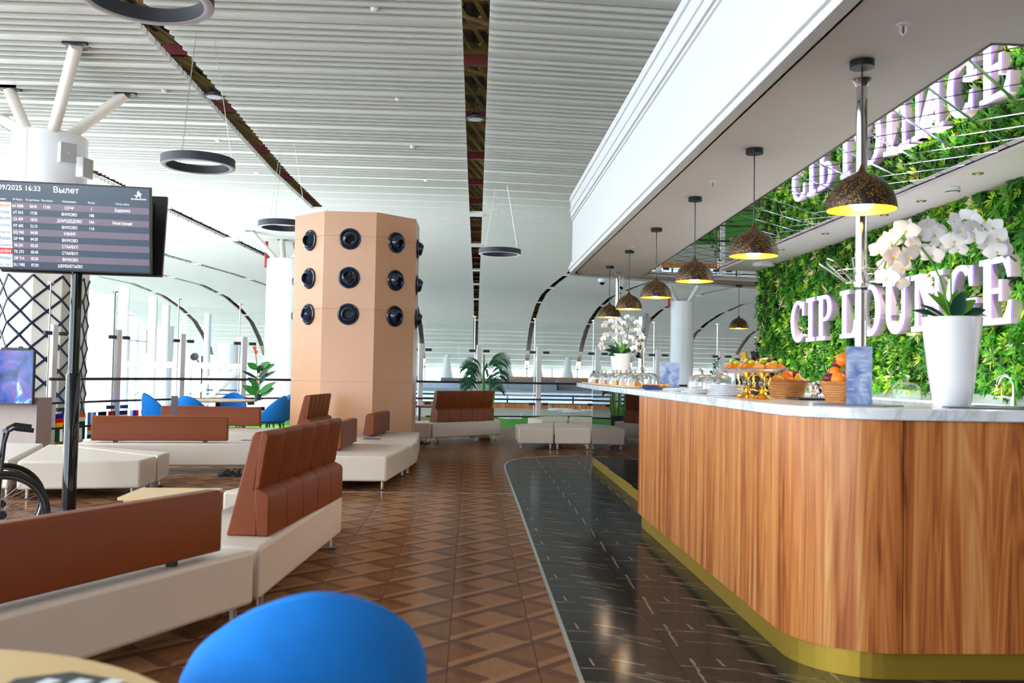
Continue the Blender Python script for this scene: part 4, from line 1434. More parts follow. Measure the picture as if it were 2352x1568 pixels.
for q, (nm, m_) in enumerate((('azimuth', 'logo_red'), ('Utair', 'logo_blue'), ('CENTRUM', 'logo_blue'), ('UZBEKISTAN', 'logo_blue'), ('SunExpress', 'logo_blue'), ('победа', 'logo_blue'), ('Air Samarkand', 'logo_blue'), ('TURKISH', 'text_white'), ('победа', 'logo_blue'), ('аэрофлот', 'logo_blue'))):
    t0 = txt(nm, 0.04, 'RIGHT'); k = 0.75 if len(nm) > 7 else 1.0
    m2 = MB().add(put(MB().add(t0, Matrix.Scale(k, 4)), sx_(LOGO_R) - 0.014, rz0 - (q + 0.5) * row_h - 0.013, 0.006))
    part('logo_text', m2, m_, s1)

# ---------------------------------------------------------------- strut-topped columns
def column(c, r_, ztop, zb, label, struts, group=None, red=False):
    t_ = thing('column', (c[0], c[1], zb), label=label, cat='column', group=group)
    part('shaft', MB().lathe([(r_, 0.0), (r_, ztop - zb - 0.02), (r_ - 0.02, ztop - zb), (0.001, ztop - zb)], 48), 'column_white', t_, smooth=40)
    sm = MB()
    for k in range(3):
        a = R(-100 + 120 * k)
        sm.tube([(r_ * 1.001 * math.cos(a), r_ * 1.001 * math.sin(a), 0.01), (r_ * 1.001 * math.cos(a), r_ * 1.001 * math.sin(a), ztop - zb - 0.03)], 0.004, 4)
    part('seam', sm, 'grey_box', t_)
    for tp in struts:
        d = Vector((tp[0] - c[0], tp[1] - c[1], 0)).normalized() * (r_ * 0.62)
        part('strut', MB().tube([(d.x, d.y, ztop - zb - 0.03), (tp[0] - c[0], tp[1] - c[1], tp[2] - zb)], 0.095, 16), 'offwhite', t_, smooth=40)
        part('strut_collar', MB().box(tp[0] - c[0] - 0.17, tp[0] - c[0] + 0.17, tp[1] - c[1] - 0.10, tp[1] - c[1] + 0.10, tp[2] - zb - 0.02, tp[2] - zb + 0.03), 'black_metal', t_)
    return t_
c1 = (-7.39, 16.0)
cz = lambda x, y: ceil_z(y, x) - 0.01
col1 = column(c1, 0.60, 5.33, 0.0, 'thick white column with four splayed struts behind the departures board',
       [(-5.86, 13.4, cz(-5.86, 13.4)), (-5.96, 15.6, cz(-5.96, 15.6)), (-7.87, 15.5, cz(-7.87, 15.5)), (-8.9, 17.2, cz(-8.9, 17.2))])
# speakers on the column
t_ = thing('wall_speaker', (-6.85, 15.42, 4.72), R(42), 'grey-fronted white speaker box facing out from the thick column', 'speaker')
part('box', MB().box(-0.13, 0.13, -0.12, 0.02, 0, 0.34), 'white_paint', t_, bevel=0.006)
part('grille', MB().box(-0.125, 0.125, -0.126, -0.121, 0.005, 0.335), 'grey_box', t_)
part('badge', MB().box(-0.012, 0.012, -0.129, -0.127, 0.16, 0.175), 'white_paint', t_)
t_ = thing('wall_speaker', (-6.74, 15.75, 4.55), R(75), 'white speaker box seen from the side on the thick column', 'speaker')
part('box', MB().box(-0.13, 0.13, -0.14, 0.0, 0, 0.34), 'white_paint', t_, bevel=0.006)
part('grille', MB().box(-0.125, 0.125, -0.146, -0.141, 0.005, 0.335), 'grey_box', t_)
# lattice cladding around its lower half
cl_ = thing('column_cladding', (c1[0], c1[1], 0), label='white folded cladding with a navy diamond lattice and gold foot', cat='cladding')
NF = 20
def cladp(k, e=0.0):
    a = R(-97.5) + 2 * PI * k / NF
    r_ = (0.70 if k % 2 else 0.655) + e
    return (r_ * math.cos(a), r_ * math.sin(a))
CZ0, CZ1 = 0.24, 3.0
fold = MB()
for k in range(NF):
    m2 = MB()
    a, b = cladp(k), cladp(k + 1)
    m2.v = [(a[0], a[1], CZ0), (b[0], b[1], CZ0), (b[0], b[1], CZ1), (a[0], a[1], CZ1), (a[0] * .96, a[1] * .96, CZ0), (b[0] * .96, b[1] * .96, CZ0), (b[0] * .96, b[1] * .96, CZ1), (a[0] * .96, a[1] * .96, CZ1)]
    for f in ((0, 1, 2, 3), (5, 4, 7, 6), (3, 2, 6, 7), (1, 0, 4, 5), (0, 3, 7, 4), (2, 1, 5, 6)):
        m2.face(f)
    part('folded_panel', m2, 'offwhite', cl_)
    a, b = cladp(k, -0.01), cladp(k + 1, -0.01)
    m2 = MB()
    m2.v = [(a[0], a[1], 0), (b[0], b[1], 0), (b[0], b[1], CZ0), (a[0], a[1], CZ0)]
    m2.face((0, 1, 2, 3))
    part('gold_foot_panel', m2, 'gold_base', cl_)
dz = 0.20
for sgn in (1, -1):
    for start in range(0, NF, 2):
        m2 = MB(); pts = []
        nst = int((CZ1 - CZ0) / dz)
        for q in range(nst + 1):
            k = start + sgn * q
            p = cladp(k, 0.004)
            pts.append((p[0], p[1], CZ0 + q * dz))
        m2.tube(pts, 0.021, 4)
        part('lattice_bar', m2, 'lattice_navy', cl_)
rim = [cladp(k, 0.006) + (CZ0,) for k in range(NF)]
part('foot_rim', MB().tube(rim, 0.016, 4, closed=True), 'lattice_navy', cl_)

c2_ = (-6.65, 32.3)
column(c2_, 0.60, 5.22, -4.0, 'white column with splayed struts just left of the peach air tower', [(-7.6, 31.2, cz(-7.6, 31.2)), (-7.0, 33.5, cz(-7, 33.5)), (-5.6, 31.6, cz(-5.6, 31.6)), (-5.5, 33.4, cz(-5.5, 33.4))], 'strut-topped columns')
solo('sprinkler_riser', MB().tube([(-7.45, 33.0, 5.0), (-7.45, 33.0, 5.95)], 0.06, 8), 'red_pole', 'red riser pipe beside the struts of the column left of the tower', 'pipe', smooth=40)
c3_ = (11.05, 47.0)
column(c3_, 0.60, 5.27, -4.0, 'white column with splayed struts seen under the bar canopy', [(9.9, 46.2, cz(9.9, 46.2)), (10.6, 48.0, cz(10.6, 48)), (11.7, 46.2, cz(11.7, 46.2)), (12.2, 48.0, cz(12.2, 48))], 'strut-topped columns')
solo('sprinkler_riser', MB().tube([(10.3, 46.8, 4.9), (10.3, 46.8, 5.9)], 0.06, 8), 'red_pole', 'red riser pipe beside the column under the bar canopy', 'pipe', smooth=40)
column((-11.6, 28.5), 0.62, 3.55, -4.0, 'broad white column by the left glazing beyond the balustrade', [], 'strut-topped columns')
for q, (x, yv) in enumerate(((-15.4, 40.0), (-12.6, 48.0), (-20, 60))):
    column((x, yv), 0.6, 2.6 if q < 2 else 4.0, -4.0, 'white column standing far off in the left part of the lower hall', [], 'far lower-hall columns')

# ---------------------------------------------------------------- ring lights, high bay lamps, detectors
def ring_light(c, label):
    t_ = thing('ring_light', c, label=label, cat='ring light', group='suspended ring lights')
    part('ring_body', MB().lathe([(0.50, 0.0), (0.50, 0.115), (0.425, 0.115), (0.425, 0.0)], 64), 'charcoal', t_, smooth=40)
    part('diffuser', MB().lathe([(0.425, 0.0), (0.430, -0.004), (0.495, -0.004), (0.50, 0.0)], 64), 'ring_glow', t_, smooth=40)
    for a in (20, 140, 260):
        x, yv = 0.46 * math.cos(R(a)), 0.46 * math.sin(R(a))
        part('suspension_wire', MB().tube([(x, yv, 0.115), (x * 0.35, yv * 0.35, ceil_z(c[1], c[0]) - c[2] - 0.045)], 0.004, 5), 'steel', t_)
    return t_
ring_light((-3.87, 12.8, 4.16), 'dark suspended ring light directly above the departures post and ottomans')
ring_light((-3.78, 18.2, 4.16), 'dark suspended ring light half hidden by the top of the air tower')
ring_light((0.645, 21.4, 4.16), 'dark suspended ring light above the far tufted sofa')
ring_light((-2.55, 7.0, 4.16), 'dark suspended ring light above the foreground benches')
def high_bay(x, yv, label):
    z = ceil_z(yv, x)
    t_ = thing('high_bay_lamp', (x, yv, z - 0.02), label=label, cat='lamp', group='high bay lamps in the ceiling joints')
    part('housing', MB().lathe([(0.165, 0.0), (0.175, 0.02), (0.175, 0.05), (0.14, 0.07), (0.06, 0.12), (0.001, 0.13)], 28), 'black_metal', t_, smooth=40)
    part('lens', MB().lathe([(0.001, -0.004), (0.115, -0.002), (0.13, 0.0)], 28), 'ring_glow', t_, smooth=40)
    fin = MB()
    for k in range(20):
        a = 2 * PI * k / 20
        fin.hexa([(0.135 * math.cos(a - .05), 0.135 * math.sin(a - .05), -0.003), (0.17 * math.cos(a - .04), 0.17 * math.sin(a - .04), -0.003), (0.17 * math.cos(a + .04), 0.17 * math.sin(a + .04), -0.003), (0.135 * math.cos(a + .05), 0.135 * math.sin(a + .05), -0.003),
                  (0.135 * math.cos(a - .05), 0.135 * math.sin(a - .05), 0.0), (0.17 * math.cos(a - .04), 0.17 * math.sin(a - .04), 0.0), (0.17 * math.cos(a + .04), 0.17 * math.sin(a + .04), 0.0), (0.135 * math.cos(a + .05), 0.135 * math.sin(a + .05), 0.0)])
    part('vent_teeth', fin, 'grey_box', t_)
    part('hanger', MB().tube([(0, 0, 0.12), (0, 0, 0.95)], 0.008, 6), 'black_metal', t_)
high_bay(-4.48, 15.6, 'round high bay lamp in the joint above the strut column and tower')
high_bay(0.0, 16.4, 'round high bay lamp in the joint straight above the walkway')
for q, (px_, py_) in enumerate(((860, 18), (914, 226), (378, 206), (500, 320), (948, 335), (590, 395), (978, 412))):
    d = ray(px_, py_); yv = 12.0
    for it in range(30):
        k = yv / d.y
        x = d.x * k; z = EYE + d.z * k
        yv *= (ceil_z(yv, x) - EYE) / (z - EYE)
    x = d.x * yv / d.y
    m2 = MB().lathe([(0.001, -0.05), (0.03, -0.045), (0.05, -0.02), (0.055, 0.0)], 16, (x, yv, ceil_z(yv, x)))
    solo('smoke_detector', m2, 'white_paint', 'small white smoke detector on the slatted ceiling', 'detector', 'ceiling smoke detectors', smooth=40)
# ---------------------------------------------------------------- glass balustrade
bl_ = thing('glass_balustrade', (0, 21.4, 0), label='curved glass balustrade with brown handrails and steel posts round the void', cat='balustrade')
RZ = ((1.12, 0.026), (0.73, 0.020), (0.32, 0.020))
for z, r_ in RZ:
    part('handrail', MB().tube([(x, y - 0.09, z) for x, y in PATH], r_, 10), 'rail_brown', bl_, smooth=50, world=True)
for q, (x, y) in enumerate(PATH):
    a = PATH[max(0, q - 1)]; b = PATH[min(len(PATH) - 1, q + 1)]
    d = Vector((b[0] - a[0], b[1] - a[1])).normalized()
    ang = math.atan2(d.y, d.x)
    m2 = MB(); w, dp = 0.055, 0.035
    m2.box(-w, w, -dp, dp, -0.25, 2.0)
    po = part('post', MB().add(m2, Matrix.Translation((x, y - 21.4, 0)) @ Matrix.Rotation(ang, 4, 'Z')), 'white_paint', bl_, bevel=0.006)
    rod = MB().tube([(x - d.x * 0.11, y - d.y * 0.11 - 21.4, 0.02), (x - d.x * 0.11, y - d.y * 0.11 - 21.4, 2.66)], 0.012, 8)
    rod.lathe([(0.05, 2.66), (0.05, 2.68), (0.001, 2.68)], 14, (x - d.x * 0.11, y - d.y * 0.11 - 21.4, 0))
    part('tension_rod', rod, 'steel', bl_, smooth=40)
    for z in (1.86, 0.62):
        for s_ in (-1, 1):
            m3 = MB().add(MB().box(-0.075, 0.075, -0.05, 0.0, -0.03, 0.03), Matrix.Translation((x + d.x * s_ * 0.17, y + d.y * s_ * 0.17 - 21.4, z)) @ Matrix.Rotation(ang, 4, 'Z'))
            part('glass_clamp', m3, 'charcoal', bl_, bevel=0.004)
for (xa, ya), (xb, yb) in zip(PATH, PATH[1:]):
    d = Vector((xb - xa, yb - ya)); L = d.length; d = d / L
    n = Vector((-d.y, d.x)) * 0.006
    A = Vector((xa, ya)) + d * 0.10; B = Vector((xb, yb)) - d * 0.10
    m2 = MB()
    m2.v = [(A.x, A.y - 21.4, 0.06), (B.x, B.y - 21.4, 0.06), (B.x, B.y - 21.4, 2.55), (A.x, A.y - 21.4, 2.55)]
    m2.face((0, 1, 2, 3))
    part('glass_pane', m2, 'pane', bl_)
# string of small country flags on the left panes
CN = {(20, 60, 170): 'blue', (220, 30, 50): 'red', (250, 200, 20): 'yellow', (210, 30, 40): 'red', (230, 40, 40): 'scarlet', (20, 130, 60): 'green', (30, 60, 160): 'blue', (240, 240, 240): 'white', (210, 30, 50): 'red', (110, 170, 230): 'sky blue', (250, 250, 250): 'white', (20, 140, 80): 'green', (220, 40, 60): 'red', (220, 30, 60): 'red', (20, 110, 80): 'dark green', (30, 50, 140): 'navy', (250, 210, 40): 'yellow', (10, 120, 60): 'green', (20, 20, 20): 'black', (250, 200, 30): 'gold', (20, 130, 70): 'green', (250, 140, 30): 'orange', (220, 220, 230): 'pale grey', (40, 80, 180): 'blue', (210, 40, 50): 'red'}
FL = [((20, 60, 170), (220, 30, 50), (250, 200, 20)), ((210, 30, 40), (230, 40, 40), (20, 130, 60)), ((30, 60, 160), (240, 240, 240), (210, 30, 50)), ((110, 170, 230), (250, 250, 250), (110, 170, 230)),
      ((20, 140, 80), (250, 250, 250), (220, 40, 60)), ((220, 30, 60), (250, 250, 250), (20, 110, 80)), ((30, 50, 140), (250, 210, 40), (30, 50, 140)), ((10, 120, 60), (10, 120, 60), (250, 250, 250)),
      ((20, 20, 20), (250, 200, 30), (20, 130, 70)), ((210, 30, 40), (250, 250, 250), (20, 60, 160)), ((250, 140, 30), (250, 250, 250), (20, 130, 60)), ((220, 220, 230), (40, 80, 180), (210, 40, 50))]
fcache = {}
def cmat(c):
    if c not in fcache:
        m_ = mat('flag_%02x%02x%02x' % c, hexc(*c), 0.6, var=0.03)
        nt = m_.node_tree
        tl_ = nt.nodes.new('ShaderNodeBsdfTranslucent'); tl_.inputs[0].default_value = (*hexc(*c), 1)
        mx_ = nt.nodes.new('ShaderNodeMixShader'); mx_.inputs[0].default_value = 0.55
        nt.links.new(nt.nodes['Principled BSDF'].outputs[0], mx_.inputs[1]); nt.links.new(tl_.outputs[0], mx_.inputs[2]); nt.links.new(mx_.outputs[0], nt.nodes['Material Output'].inputs[0])
        fcache[c] = m_
    return fcache[c]
fp = []
for (xa, ya), (xb, yb) in zip(PATH[:5], PATH[1:5]):
    L = math.hypot(xb - xa, yb - ya); nn_ = max(1, int(L / 0.24))
    for k in range(nn_):
        f = (k + 0.5) / nn_
        fp.append((xa + (xb - xa) * f, ya + (yb - ya) * f, math.atan2(yb - ya, xb - xa)))
for q, (x, y, ang) in enumerate(fp):
    for rr_ in range(2 if q < 16 else 1):
        cols = FL[(q * 5 + rr_ * 7) % len(FL)]
        t_ = thing('hanging_flag', (x, y, 0.335 - rr_ * 0.235), ang, '%s striped %s, %s, %s flag in the %s row on balustrade glass' % ('upright' if (q + rr_) % 2 else 'level', *[CN.get(c_, 'coloured') for c_ in cols], 'lower' if rr_ else 'upper'), 'flag', 'country flags along the balustrade')
        for s_ in range(3):
            if (q + rr_) % 2:
                m2 = MB().box(-0.105 + 0.07 * s_, -0.035 + 0.07 * s_, -0.030, -0.026, 0.0, 0.215)
            else:
                m2 = MB().box(-0.105, 0.105, -0.030, -0.026, 0.0717 * (2 - s_), 0.0717 * (3 - s_))
            part('stripe', m2, cmat(cols[s_]), t_)

# ---------------------------------------------------------------- beyond the balustrade
solo('model_airfield', MB().box(-6, 14, 22.9, 31, -0.4, -0.06), 'diorama_green', 'green toy airfield base spread out beyond the balustrade', 'airfield model')
solo('airfield_apron', MB().prism([(-6, 31.0), (14, 31.0), (14, 36), (-6, 36)], -0.4, -0.04).prism([(-6, 27.5), (1.0, 29.0), (4.0, 30.98), (-6, 30.98)], -0.059, -0.03), 'concrete', 'pale toy runway and apron strip behind the green airfield base', 'airfield model')
def toy_plane(c, rz, s_, label):
    t_ = thing('toy_plane', c, rz, label, 'toy plane', 'toy planes on the model airfield')
    part('fuselage', MB().add(MB().lathe([(0.001, -0.5), (0.05, -0.44), (0.06, -0.2), (0.06, 0.25), (0.03, 0.48), (0.005, 0.52)], 12), Matrix.Translation((0, 0, 0.12 * s_)) @ Matrix.Rotation(R(-90), 4, 'X') @ Matrix.Scale(s_, 4)), 'white_gloss', t_, smooth=50)
    for q in (-1, 1):
        part('wing', MB().hexa([(0, 0.08 * s_, 0.1 * s_), (q * 0.45 * s_, -0.18 * s_, 0.13 * s_), (q * 0.45 * s_, -0.25 * s_, 0.13 * s_), (0, -0.10 * s_, 0.1 * s_), (0, 0.08 * s_, 0.115 * s_), (q * 0.45 * s_, -0.18 * s_, 0.137 * s_), (q * 0.45 * s_, -0.25 * s_, 0.137 * s_), (0, -0.10 * s_, 0.115 * s_)]), 'white_gloss', t_)
    part('tail_fin', MB().hexa([(-0.006, -0.33 * s_, 0.16 * s_), (0.006, -0.33 * s_, 0.16 * s_), (0.006, -0.48 * s_, 0.15 * s_), (-0.006, -0.48 * s_, 0.15 * s_), (-0.006, -0.45 * s_, 0.34 * s_), (0.006, -0.45 * s_, 0.34 * s_), (0.006, -0.52 * s_, 0.34 * s_), (-0.006, -0.52 * s_, 0.34 * s_)]), 'grey_box', t_)
    part('landing_gear', MB().tube([(0, 0.3 * s_, 0), (0, 0.3 * s_, 0.1 * s_)], 0.008, 6).tube([(0.08 * s_, -0.08 * s_, 0), (0.06 * s_, -0.06 * s_, 0.1 * s_)], 0.008, 6).tube([(-0.08 * s_, -0.08 * s_, 0), (-0.06 * s_, -0.06 * s_, 0.1 * s_)], 0.008, 6), 'steel', t_)
for px_, py_, rz, s_, lb in ((1172, 968, 1.2, 0.75, 'white toy plane alone on the grass of the model airfield'), (1288, 950, -1.3, 1.0, 'white toy plane at the far edge of the airfield, behind the ottomans'), (1312, 953, 2.0, 0.8, 'smaller white toy plane parked beside another behind the ottomans'), (1350, 950, -1.0, 0.8, 'white toy plane next to the dark glass end of the bar')):
    p = on_z(px_, py_, -0.055)
    toy_plane((p.x, p.y, -0.058 if p.y < 26 else -0.028), rz, s_, lb)
solo('timber_kerb', MB().box(-8, 14, 36.0, 36.3, -0.4, 0.13), 'counter_wood', 'long orange timber kerb bounding the model airfield', 'kerb')
t_ = thing('distant_railing', (3, 38.5, -0.3), label='dark steel railing of the lower hall beyond the timber kerb', cat='railing')
part('rails', MB().box(-14, 12, -0.02, 0.02, 0.35, 0.40).box(-14, 12, -0.02, 0.02, 0.52, 0.57).box(-14, 12, -0.02, 0.02, 0.68, 0.75), 'black_metal', t_)
for q in range(-9, 9):
    part('baluster', MB().box(q * 1.4 - 0.03, q * 1.4 + 0.03, -0.03, 0.03, 0, 0.72), 'black_metal', t_)
# foil-wrapped roofs of the kiosks below
mb = MB()
mb.prism([(-10, 44.0), (12, 44.0), (12, 52), (-10, 52)], -4, 0.42)
o_ = solo('kiosk_roof', mb, 'foil', 'low silver foil wrapped kiosk roof behind the far sofa', 'kiosk')
mb = MB()
for xa, xb, z in ((-9.5, -6.4, 0.35), (-6.4, -5.4, 0.62), (-5.4, -1.8, 0.80), (-1.8, 5.0, 0.74)):
    mb.box(xa, xb, 52.2, 55, -1, z)
solo('kiosk_roof', mb, 'foil', 'stepped silver foil wrapped roof rising behind the low one', 'kiosk')
solo('kiosk_block', MB().box(-1.8, 7.0, 56, 60, -1, 0.98), 'roof_grey', 'grey kiosk block above the foil wrapped roofs', 'kiosk')
solo('kiosk_block', MB().box(5.2, 22.0, 53.0, 55, -1, 0.98), 'roof_grey', 'long mauve-grey kiosk wall behind the bar end', 'kiosk')
solo('kiosk_block', MB().box(2.5, 9.0, 62, 64, -1, 1.12), 'tower_peach', 'pale brown kiosk block far behind the balustrade', 'kiosk')
for q, x in enumerate((-8.6, -6.9, -5.5, -3.9)):
    solo('roof_unit', MB().box(x, x + 0.9, 53, 54, 0.6, 1.02 + 0.06 * (q % 2)).prism([(x + 0.1, 52.8), (x + 0.8, 52.8), (x + 0.6, 52.99), (x + 0.2, 52.99)], 0.7, 0.98), 'grey_box', 'small grey roof unit on the foil wrapped roofs', 'roof unit', 'units on the kiosk roofs')
for q in range(-3, 12):
    x = -4.6 + q * 2.6
    m2 = MB().lathe([(0.55, -4.0), (0.55, 1.1), (0.34, 1.75), (0.10, 3.4)], 20, (x, 78.0, 0))
    t_ = solo('far_column', m2, 'column_white', 'far white column tapering into the foot of the curved ceiling', 'column', 'far columns under the curved ceiling', smooth=40)

for q, (x, yv) in enumerate(((-9.3, 30.8), (-9.8, 35.0), (-10.8, 39.5), (-10.6, 45.0))):
    t_ = thing('facade_brace', (x, yv, -4.0), label='white tubular brace with a diagonal strut beyond the left balustrade glass', cat='brace', group='tubular braces of the left facade')
    part('cross_tube', MB().tube([(-2.4, 0, 5.42), (1.1, 0, 5.42)], 0.11, 12), 'column_white', t_, smooth=40)
    part('diagonal_strut', MB().tube([(0.9, 0, 5.3), (-1.6, 0, 2.6)], 0.09, 12), 'column_white', t_, smooth=40)
    part('upright', MB().tube([(-2.3, 0, 0), (-2.3, 0, 8.0)], 0.16, 14), 'column_white', t_, smooth=40)

# radar-like pair of dishes and dark fixtures seen through the left glass
t_ = thing('spot_fixture', (-17.5, 60.0, -4.0), label='dark twin spotlight fixture hanging beyond the left balustrade glass', cat='spotlight')
part('pole', MB().tube([(0, 0, 0), (0, 0, 6.1)], 0.06, 8), 'charcoal', t_)
for dx, dz_ in ((-0.4, 6.0), (0.45, 6.5)):
    part('dish', MB().add(MB().lathe([(0.001, 0.0), (0.2, 0.03), (0.27, 0.12)], 16), Matrix.Translation((dx, -0.2, dz_)) @ Matrix.Rotation(R(70), 4, 'X')), 'charcoal', t_, smooth=50)
    part('arm', MB().tube([(0, 0, 5.4), (dx, -0.1, dz_)], 0.05, 6), 'charcoal', t_)

# ---------------------------------------------------------------- plants
def potted(name, c, z0, label, cat, pot=None, potm='white_gloss'):
    t_ = thing(name, (c[0], c[1], z0), label=label, cat=cat)
    if pot:
        part('pot', MB().lathe(pot, 36, cap0=True), potm, t_, smooth=40)
    return t_
# palm behind the far sofa
pl = potted('potted_palm', (0.30, 20.1), 0.0, 'tall bushy potted palm behind the far tufted sofa', 'palm', [(0.16, 0.0), (0.2, 0.42), (0.205, 0.45), (0.18, 0.45), (0.001, 0.42)], 'charcoal')
rd = random.Random(5)
for q, (dx, h_) in enumerate(((-0.14, 0.95), (0.0, 1.75), (0.14, 1.25), (0.22, 0.95))):
    part('cane', MB().tube(bez((dx * 0.5, 0, 0.42), (dx, 0, 0.7), (dx, 0.02, 0.9), (dx * 1.1, 0.03, h_), 8), [0.05, 0.048, 0.045, 0.042, 0.04, 0.036, 0.03, 0.024, 0.015], 10), 'palm_trunk', pl, smooth=50)
fronds = [(-.10, 1.50, -1.0, .42), (.05, 1.62, .95, .46), (.08, 1.55, .45, .5), (-.08, 1.48, -.5, .44), (.12, 1.30, .85, .44), (-.08, 1.15, -.9, .42), (.1, 1.15, .6, .38), (-.14, 1.32, -.3, .36), (.12, 1.70, 1.0, .42), (0, 1.42, .15, .4), (-.05, 1.38, -.75, .40), (.15, 1.42, .75, .44), (-.12, 1.05, -.6, .42), (.06, 1.2, .3, .4), (-.02, 1.58, -.8, .46), (.1, 1.05, .9, .36), (-.1, 1.25, -1.0, .4)]
for q, (dx, z, ax, L) in enumerate(fronds):
    m2 = MB()
    dirx = math.sin(ax * 1.3)
    diry = -0.5 * (1 if q % 2 else -0.6)
    P = bez((dx * 0.6, 0, z - 0.22), (dx + dirx * L * 0.25, diry * 0.1, z + 0.04), (dx + dirx * L * 0.65, diry * 0.3, z + 0.10), (dx + dirx * L * 1.0, diry * 0.5, z - 0.10), 16)
    m2.tube(P, 0.005, 5)
    for k in range(3, 17):
        a = Vector(P[k - 1]); b = Vector(P[k]); tg = (b - a).normalized()
        for s_ in (-1, 1):
            d = tg * 0.75 + Vector((0, -0.25 * s_, -0.75 if s_ < 0 else 0.25))
            m2.leaf(b, d, (0, -1, 0.3), 0.19 * (1.05 - 0.05 * abs(k - 8)), 0.020, 0.15, 3)
    part('frond', m2, 'palm_green', pl)
# red-flowered plant on the dining table
hp = on_y(592, 921, 16.6)
hl = potted('flowering_plant', (hp.x, 16.6), 0.771, 'leafy red-flowered plant in a slim vase on the dining table', 'plant', [(0.05, 0.0), (0.06, 0.10), (0.055, 0.12), (0.001, 0.11)], 'leaf_dark')
for q, (dx, h_) in enumerate(((0.0, 0.92), (0.03, 0.6), (-0.03, 0.45), (0.06, 0.7))):
    part('stem', MB().tube(bez((dx * .3, 0, 0.1), (dx, 0, .3), (dx - .02, 0, .6 * h_), (dx - (.07 if q == 0 else 0), 0, h_), 8), 0.009, 6), 'stem_green', hl)
for (dx, z, lx, L, W, m_) in ((0, .62, -0.9, .20, .10, 'leaf_green'), (0.02, .64, 0.8, .2, .09, 'leaf_green'), (0.05, .60, 1.0, .24, .09, 'leaf_green'), (-.02, .46, -1.0, .26, .05, 'leaf_dark'), (0, .48, .7, .2, .08, 'leaf_dark'), (0.04, .46, 1.0, .27, .06, 'leaf_dark'), (0, .34, -.7, .2, .09, 'leaf_dark'),
                               (-.02, .2, -1, .25, .10, 'leaf_green'), (0, .24, -.3, .2, .09, 'leaf_green'), (.03, .2, .8, .26, .10, 'leaf_green'), (.05, .26, 1, .28, .06, 'leaf_green'), (0, .15, -.8, .26, .09, 'leaf_green'), (.04, .15, .9, .26, .10, 'leaf_green'), (.02, .38, .5, .16, .08, 'leaf_dark'), (-.01, .55, .2, .16, .07, 'leaf_dark')):
    part('leaf', MB().leaf((dx, 0, z - 0.06), (lx, -0.25, 0.55), (0.15 * lx, -1, 0.45), L * 1.15, W * 1.25, 0.1, 5), m_, hl, smooth=60)
for (dx, z) in ((-.075, .93), (-.05, .86), (0.10, .50), (-.03, .30)):
    m2 = MB()
    for k in range(3):
        m2.leaf((dx, -0.01, z - 0.03), (math.sin(k * 2.1) * .35, -.25, 1), (0, -1, 0), .09, .035, .1, 4)
    part('flower', m2, 'red_orange', hl)
# shrub standing beyond the bar
sp_ = on_y(1636, 850, 21.0)
sh_ = potted('potted_shrub', (sp_.x, 21.0), 0.0, 'small green shrub visible between the glass domes on the bar', 'shrub', [(0.18, 0), (0.22, 0.5), (0.2, 0.5), (0.001, 0.48)], 'charcoal')
m2 = MB(); rd = random.Random(9)
for q in range(170):
    z = rd.uniform(0.8, 1.78); w = 0.22 * (1.9 - z)
    x = rd.uniform(-w, w) + (z - 1.2) * 0.25
    m2.leaf((x, rd.uniform(-.1, .1), z), (rd.uniform(-1, 1), rd.uniform(-1, .3), rd.uniform(0, 1)), (0, 0, 1), 0.10, 0.045, 0.3, 3)
part('foliage', m2, 'leaf_green', sh_, kind='stuff')
part('trunk', MB().tube([(0, 0, .48), (0.02, 0, 1.1), (0.12, 0, 1.7)], [.02, .016, .008], 7), 'oak_leg', sh_)

# ---------------------------------------------------------------- television on its cabinet
tvs = thing('television_cabinet', (-7.0, 13.65, 0), R(-8), 'taupe cabinet panel carrying the television beside the lattice column', 'cabinet')
part('body', MB().box(-0.78, 0.68, 0.03, 0.40, 0.0, 0.86), 'taupe', tvs, bevel=0.004)
part('back_panel', MB().box(-0.78, 0.40, 0.30, 0.36, 0.86, 1.3), 'taupe', tvs)
part('door_gap', MB().box(-0.052, -0.048, 0.026, 0.031, 0.02, 0.85), 'black_metal', tvs)
tvo = thing('television', (-7.0, 13.50, 0.80), R(-8), 'television showing a blue picture, next to the lattice-clad column', 'television')
part('case', MB().box(-0.70, 0.70, 0.0, 0.05, -0.03, 0.76), 'black_metal', tvo)
part('picture', MB().box(-0.69, 0.69, -0.003, 0.0, -0.015, 0.745), 'tv_picture', tvo)
part('mount', MB().box(-0.1, 0.1, 0.05, 0.44, 0.2, 0.3), 'black_metal', tvo)
solo('set_top_box', MB().box(-6.85, -6.45, 13.55, 13.62, 1.561, 1.59).box(-6.6, -6.56, 13.55, 13.6, 1.59, 1.61), 'black_metal', 'slim black box lying on top of the television', 'set-top box')

